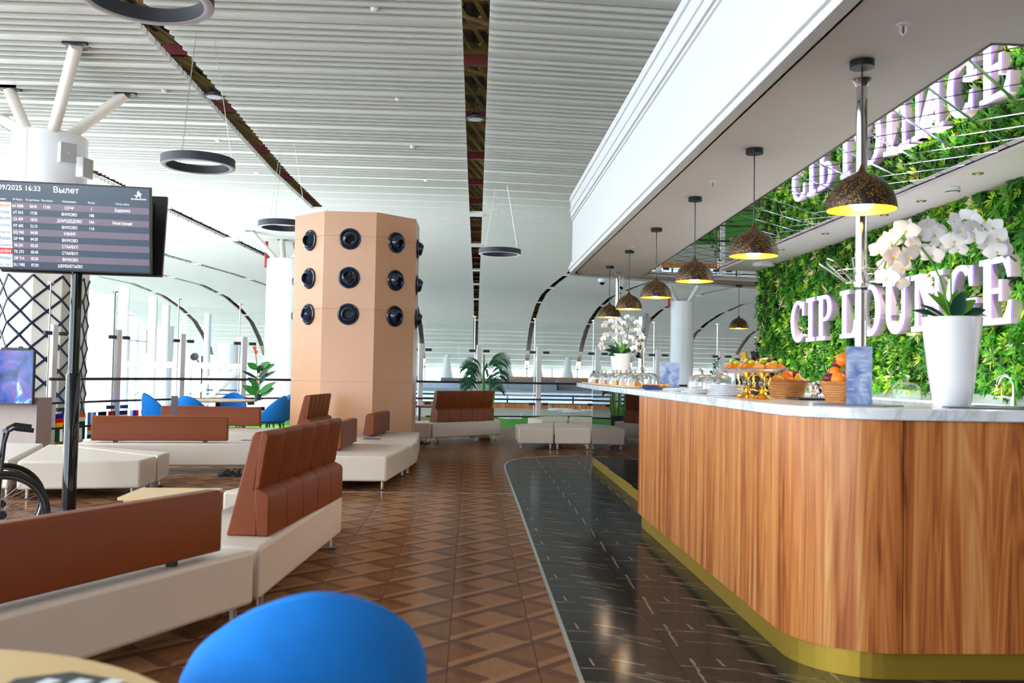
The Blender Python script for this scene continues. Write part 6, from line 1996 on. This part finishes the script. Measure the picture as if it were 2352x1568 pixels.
# gold footed fruit stands
def fruit_stand(c, label):
    t_ = thing('fruit_stand', c, label=label, cat='fruit stand')
    part('gold_foot', MB().lathe([(.072, 0), (.075, .006), (.055, .018), (.026, .030), (.018, .046), (.028, .054), (.018, .064), (.012, .075)], 8, cap0=True), 'gold_bright', t_, smooth=60)
    part('crystal_ball', MB().ball((0, 0, .095), .024, 14, 10), 'clear_glass', t_, smooth=60)
    for k in range(3):
        a = 2 * PI * k / 3 + .4; ca, sa = math.cos(a), math.sin(a)
        pts = [(.03 * ca, .03 * sa, .05), (.062 * ca, .062 * sa, .058), (.066 * ca, .066 * sa, .075), (.05 * ca, .05 * sa, .075), (.045 * ca, .045 * sa, .095), (.06 * ca, .06 * sa, .12), (.05 * ca, .05 * sa, .145), (.035 * ca, .035 * sa, .14)]
        part('gold_scroll', MB().tube(pts, .0045, 7), 'gold_bright', t_, smooth=60)
    part('gold_cup', MB().lathe([(.012, .118), (.016, .13), (.035, .148), (.045, .156)], 20), 'gold_bright', t_, smooth=60)
    part('glass_dish', MB().lathe([(.001, .157), (.09, .158), (.14, .172), (.150, .186), (.146, .187), (.135, .177), (.09, .163), (.001, .162)], 40), 'clear_glass', t_, smooth=60)
    rd_ = random.Random(int(c[1] * 100))
    return t_
s1x = cpos(1716, 1.72); s2x = cpos(1752, 1.72)
def fruit(kind, c, r_, label, grp):
    if kind == 'orange':
        m2 = MB().ball(c, r_, 18, 12); m_ = 'orange_fruit'; nm = 'orange'
    elif kind == 'green':
        m2 = MB().lathe([(.001, -.80 * r_), (.5 * r_, -.86 * r_), (.92 * r_, -.3 * r_), (r_, .1 * r_), (.85 * r_, .6 * r_), (.4 * r_, .86 * r_), (.001, .7 * r_)], 18, c); m_ = 'green_apple'; nm = 'apple'
    elif kind == 'red':
        m2 = MB().lathe([(.001, -.80 * r_), (.5 * r_, -.86 * r_), (.92 * r_, -.3 * r_), (r_, .1 * r_), (.85 * r_, .6 * r_), (.4 * r_, .86 * r_), (.001, .7 * r_)], 18, c); m_ = 'red_apple'; nm = 'apple'
    elif kind == 'pear':
        m2 = MB().lathe([(.001, -.95 * r_), (.6 * r_, -.85 * r_), (r_, -.2 * r_), (.85 * r_, .45 * r_), (.5 * r_, 1.1 * r_), (.3 * r_, 1.5 * r_), (.001, 1.6 * r_)], 18, c); m_ = 'pear_yellow'; nm = 'pear'
    elif kind == 'kiwi':
        m2 = MB().ball(c, r_, 16, 10, 0, .85); m_ = 'kiwi'; nm = 'kiwi'
    elif kind == 'slice':
        m2 = MB(); a0 = c[0] * 50 % 3
        n = 9
        for q in range(n):
            a = PI * q / (n - 1)
            for w in (-.35, .35):
                m2.v.append((c[0] + r_ * math.cos(a) * math.cos(a0) - w * r_ * math.sin(a0), c[1] + r_ * math.cos(a) * math.sin(a0) + w * r_ * math.cos(a0), c[2] - r_ * .4 + r_ * math.sin(a)))
        for q in range(n - 1):
            m2.face((2 * q, 2 * q + 1, 2 * q + 3, 2 * q + 2))
        m2.face([2 * q for q in range(n)]); m2.face([2 * q + 1 for q in range(n)][::-1])
        m_ = 'orange_fruit'; nm = 'orange_segment'
    elif kind == 'plum':
        m2 = MB().leaf(c, (math.cos(c[1] * 40), math.sin(c[1] * 40), .7), (0, 0, 1), r_ * 2.2, r_ * 1.5, .2, 4); m_ = 'red_apple'; nm = 'red_peel'
    else:
        m2 = MB().ball(c, r_, 12, 8); m_ = 'green_apple'; nm = 'grape'
    solo(nm, m2, m_, label, {'orange_segment': 'orange slice', 'red_peel': 'fruit slice'}.get(nm, nm), grp, smooth=60)
for nm, c in (('left', s1x), ('right', s2x)):
    fruit_stand(c, 'gold scroll-footed glass fruit stand, %s' % ('the one touching the plate stack' if nm == 'left' else 'the one touching the wicker basket'))
    rd_ = random.Random(len(nm))
    for q in range(9):
        a = 2 * PI * q / 9
        fruit('slice', (c[0] + .102 * math.cos(a), c[1] + .102 * math.sin(a), c[2] + .190), .034, 'orange segment lying round the rim of a gold fruit stand', 'orange segments on the gold stands')
    for q in range(6):
        a = 2 * PI * q / 6 + .3
        fruit('plum', (c[0] + .05 * math.cos(a), c[1] + .05 * math.sin(a), c[2] + .225), .026, 'dark red fruit slice heaped on a gold fruit stand', 'red fruit slices on the gold stands')
    for q in range(12):
        a = 2 * PI * q / 12
        fruit('grape', (c[0] + (.07 + .03 * (q % 2)) * math.cos(a), c[1] + .09 * math.sin(a), c[2] + .205 + .012 * (q % 3)), .013, 'green grape heaped on a gold fruit stand', 'grapes on the gold stands')
c = cpos(1685, 1.86)
t_ = thing('candy_bowl', c, label='clear footed bowl of pink sweets behind the gold stands', cat='bowl')
part('glass_bowl', MB().lathe([(.06, 0), (.015, .01), (.015, .12), (.05, .14), (.11, .165), (.125, .19), (.12, .19), (.05, .15), (.001, .14)], 30), 'clear_glass', t_, smooth=60)
for q in range(16):
    a = q * 2.4; r_ = .02 * math.sqrt(q) + .01
    solo('sweet', MB().ball((c[0] + r_ * math.cos(a), c[1] + r_ * math.sin(a), c[2] + .175), .016, 8, 6), 'skin_pink', 'pink wrapped sweet in the clear footed bowl', 'sweet', 'sweets in the footed bowl', smooth=60)
# wicker fruit baskets
def basket(c, r_, h_, label, handle=False):
    t_ = thing('wicker_basket', c, label=label, cat='basket')
    part('basket_floor', MB().lathe([(.001, .003), (r_ * .72, .003)], 30), 'wicker', t_)
    n = 30
    for q in range(8):
        z = .006 + (h_ - .012) * q / 7
        rr_ = r_ * (.74 + .26 * q / 7)
        pts = [((rr_ + .004 * (1 if (k + q) % 2 else -1)) * math.cos(2 * PI * k / n), (rr_ + .004 * (1 if (k + q) % 2 else -1)) * math.sin(2 * PI * k / n), z) for k in range(n)]
        part('woven_strand', MB().tube(pts, h_ / 15, 6, closed=True), 'wicker', t_, smooth=60)
    for k in range(15):
        a = 2 * PI * (k + .25) / 15
        part('stake', MB().tube([(r_ * .73 * math.cos(a), r_ * .73 * math.sin(a), 0), (r_ * math.cos(a), r_ * math.sin(a), h_)], .0045, 5), 'wicker', t_)
    part('rim', MB().tube([((r_ + .006) * math.cos(2 * PI * k / 36), (r_ + .006) * math.sin(2 * PI * k / 36), h_ + .004 * (k % 2)) for k in range(36)], .009, 6, closed=True), 'wicker', t_, smooth=60)
    if handle:
        part('handle', MB().tube([(.02 + .35 * r_ * math.cos(a), r_ * math.cos(a) * .93, h_ + .19 * math.sin(a)) for a in [PI * k / 16 for k in range(17)]], .010, 8), 'wicker', t_, smooth=60)
    return t_
b1 = cpos(1808, 1.97); b2 = on_y(1930, 912, 4.95); b2 = (b2.x, 4.72, WT1)
b2 = (1.915, 4.80, WT1)
b2 = tuple(on_y(1936, 912, 5.0)); b2 = (b2[0], 5.0, WT1)
basket(b1, .118, .115, 'shallow wicker basket of fruit beside the gold stands')
for kd, dx, dy, dz_, r_ in (('orange', -.06, -.04, .10, .036), ('orange', -.01, -.07, .10, .034), ('pear', .05, -.05, .11, .032), ('orange', .085, 0, .105, .030), ('orange', -.05, .05, .11, .036), ('green', .03, .05, .12, .036), ('red', .07, .03, .15, .03), ('orange', 0, 0, .14, .036)):
    nm = {'orange': 'bright orange resting in the shallow wicker basket', 'pear': 'yellow pear in the shallow wicker basket', 'green': 'green apple in the shallow wicker basket', 'red': 'dark red apple in the shallow wicker basket'}[kd]
    fruit(kd, (b1[0] + dx, b1[1] + dy, b1[2] + dz_), r_, nm, 'fruit in the shallow basket')
basket(b2, .115, .105, 'handled wicker basket of fruit behind the tall glossy menu', True)
for kd, dx, dy, dz_, r_ in (('orange', -.05, -.06, .125, .042), ('red', -.085, -.01, .13, .034), ('green', .015, -.075, .115, .036), ('orange', -.045, .0, .165, .034), ('kiwi', .0, -.03, .175, .032), ('orange', .0, .0, .235, .040), ('red', -.02, .03, .215, .03), ('orange', .06, .03, .13, .036), ('pear', .085, -.02, .12, .03), ('green', .05, .06, .13, .035), ('orange', .04, -.01, .19, .034)):
    nm = {'orange': 'bright orange heaped in the handled wicker basket', 'pear': 'yellow pear in the handled wicker basket', 'green': 'green apple in the handled wicker basket', 'red': 'dark red apple in the handled wicker basket', 'kiwi': 'brown kiwi fruit in the handled wicker basket'}[kd]
    fruit(kd, (b2[0] + dx, b2[1] + dy, b2[2] + dz_), r_, nm, 'fruit in the handled basket')
# wine bottles standing in a bucket behind the gold stands
wb_ = cpos(1742, 2.12)
t_ = thing('wine_bucket', wb_, label='dark bottle bucket behind the gold fruit stands', cat='bucket')
part('bucket', MB().lathe([(.10, 0), (.13, .17), (.126, .17), (.097, .01), (.001, .01)], 28), 'black_gloss', t_, smooth=50)
bot = [(.036, .012), (.038, .02), (.038, .18), (.030, .21), (.014, .235), (.0135, .30), (.016, .302), (.016, .312)]
for q, (dx, dy, tx_, ty_, cap) in enumerate(((-.05, .0, .14, -.35, 'gold_brushed'), (.0, -.04, -.05, -.3, 'black_gloss'), (.05, 0, -.1, -.32, 'black_gloss'), (-.02, .05, .1, -.5, 'gold_brushed'))):
    t_ = thing('wine_bottle', (wb_[0] + dx, wb_[1] + dy, wb_[2] + .012), label='dark wine bottle with a %s top leaning in the bottle bucket' % ('gold' if 'gold' in cap else 'black'), cat='bottle', group='wine bottles in the bucket')
    t_.rotation_euler = (tx_ * .6, ty_ * .6, 0)
    part('glass_body', MB().lathe(bot[:6], 20, cap0=True), 'bottle_dark', t_, smooth=50)
    part('capsule', MB().lathe([(.0145, .245), (.0145, .30), (.0165, .302), (.0165, .313), (.001, .314)], 16), cap, t_, smooth=50)
    part('label_band', MB().lathe([(.0385, .06), (.0385, .14)], 20), 'label_cream', t_, smooth=50)
# row of small bottles behind
for q in range(6):
    c = cpos(1690 + 11 * q, 2.2)
    t_ = thing('small_bottle', (c[0], c[1], c[2]), label='small dark bottle with a white cap in the row behind the gold stands', cat='bottle', group='row of small bottles')
    part('glass_body', MB().lathe([(.022, 0), (.023, .09), (.012, .12), (.011, .15)], 14, cap0=True), 'bottle_dark', t_, smooth=50)
    part('cap', MB().lathe([(.013, .148), (.013, .172), (.001, .173)], 12), 'paper_white', t_, smooth=50)
# beer tap and sink between the baskets
c = cpos(1874, 2.2)
t_ = thing('chrome_tap', c, label='stubby chrome bar tap between the two wicker baskets', cat='tap')
part('tap_head', MB().ball((0, 0, .07), .045, 18, 12), 'chrome', t_, smooth=60)
part('tap_base', MB().lathe([(.05, 0), (.03, .02), (.02, .04)], 20), 'chrome', t_, smooth=60)
part('tap_lever', MB().tube([(-.02, -.02, .09), (-.13, -.06, .10), (-.16, -.08, .06)], .012, 8), 'chrome', t_, smooth=60)
c = cpos(1866, 2.05)
solo('drip_tray', MB().box(c[0] - .12, c[0] + .10, c[1] - .1, c[1] + .1, WT1 + .0005, WT1 + .014), 'black_metal', 'low black drip tray under the stubby chrome tap', 'tray', bevel=.003)
# slate mats
for q, (a, b, lb) in enumerate((((1900, 1.9), .25, 'dark slate mat at the bend of the worktop by the baskets'), )):
    p = on_y(1960, 918, 4.35)
solo('slate_mat', MB().prism([(1.70, 4.42), (1.95, 4.20), (2.12, 4.34), (1.88, 4.62)], WT1 + .0005, WT1 + .006), 'slate', 'dark slate mat under the tall glossy menu', 'mat')
solo('slate_mat', MB().prism([(2.27, 4.20), (2.62, 4.14), (2.66, 4.30), (2.32, 4.36)], WT1 + .0005, WT1 + .006), 'slate', 'dark slate mat before the tapered orchid pot', 'mat')
solo('slate_mat', MB().prism([(2.62, 4.40), (3.0, 4.40), (3.0, 4.62), (2.62, 4.62)], WT1 + .0005, WT1 + .006), 'slate', 'dark slate mat right of the tapered orchid pot', 'mat')
# dome and mixer tap on the back counter
BZ = 1.175
p = on_x(2081, 900, 3.95)
dome((p.x, p.y, BZ), 0.135, 0.165, 'lone knobbed glass dome on the back counter', None)
p = on_x(2328, 915, 3.80)
t_ = thing('mixer_tap', (p.x, p.y, BZ), label='tall chrome mixer tap on the back counter right of the orchid pot', cat='tap')
part('tap_body', MB().lathe([(.026, 0), (.024, .02), (.02, .06), (.018, .075)], 20, cap1=True), 'chrome', t_, smooth=50)
part('spout', MB().tube([(0, 0, .06), (0, .0, .16), (-.005, .02, .20), (-.02, .06, .225), (-.03, .10, .215), (-.035, .125, .18), (-.035, .13, .15)], .011, 12), 'chrome', t_, smooth=60)
part('spout_tip', MB().lathe([(.014, .13), (.014, .155)], 14, (-.035, .131, 0), cap0=True), 'gold_bright', t_)
part('lever', MB().tube([(0, .0, .06), (-.03, .06, .075), (-.05, .13, .07)], [.012, .008, .005], 10), 'chrome', t_, smooth=60)
solo('sink_bowl', MB().box(p.x - .12, p.x - .04, p.y - .3, p.y + .25, BZ + .0005, BZ + .008), 'steel', 'steel sink rim beside the tall mixer tap', 'sink')
# display panel seen from behind at the far end of the bar
dp = on_y(1474, 770, 14.6)
t_ = thing('display_panel', (dp.x, 14.6, 0.0), label='black display panel seen edge-on behind the far potted orchid', cat='display')
part('post', MB().lathe([(.05, 0), (.05, 2.3)], 16), 'chrome', t_, smooth=40)
part('panel', MB().add(MB().box(-.03, .03, -.55, .55, -.36, .36), Matrix.Translation((.05, .1, 1.98)) @ Matrix.Rotation(R(-14), 4, 'Z') @ Matrix.Rotation(R(10), 4, 'Y')), 'black_gloss', t_)
part('foot', MB().lathe([(.25, 0), (.25, .012), (.001, .013)], 24), 'black_metal', t_)
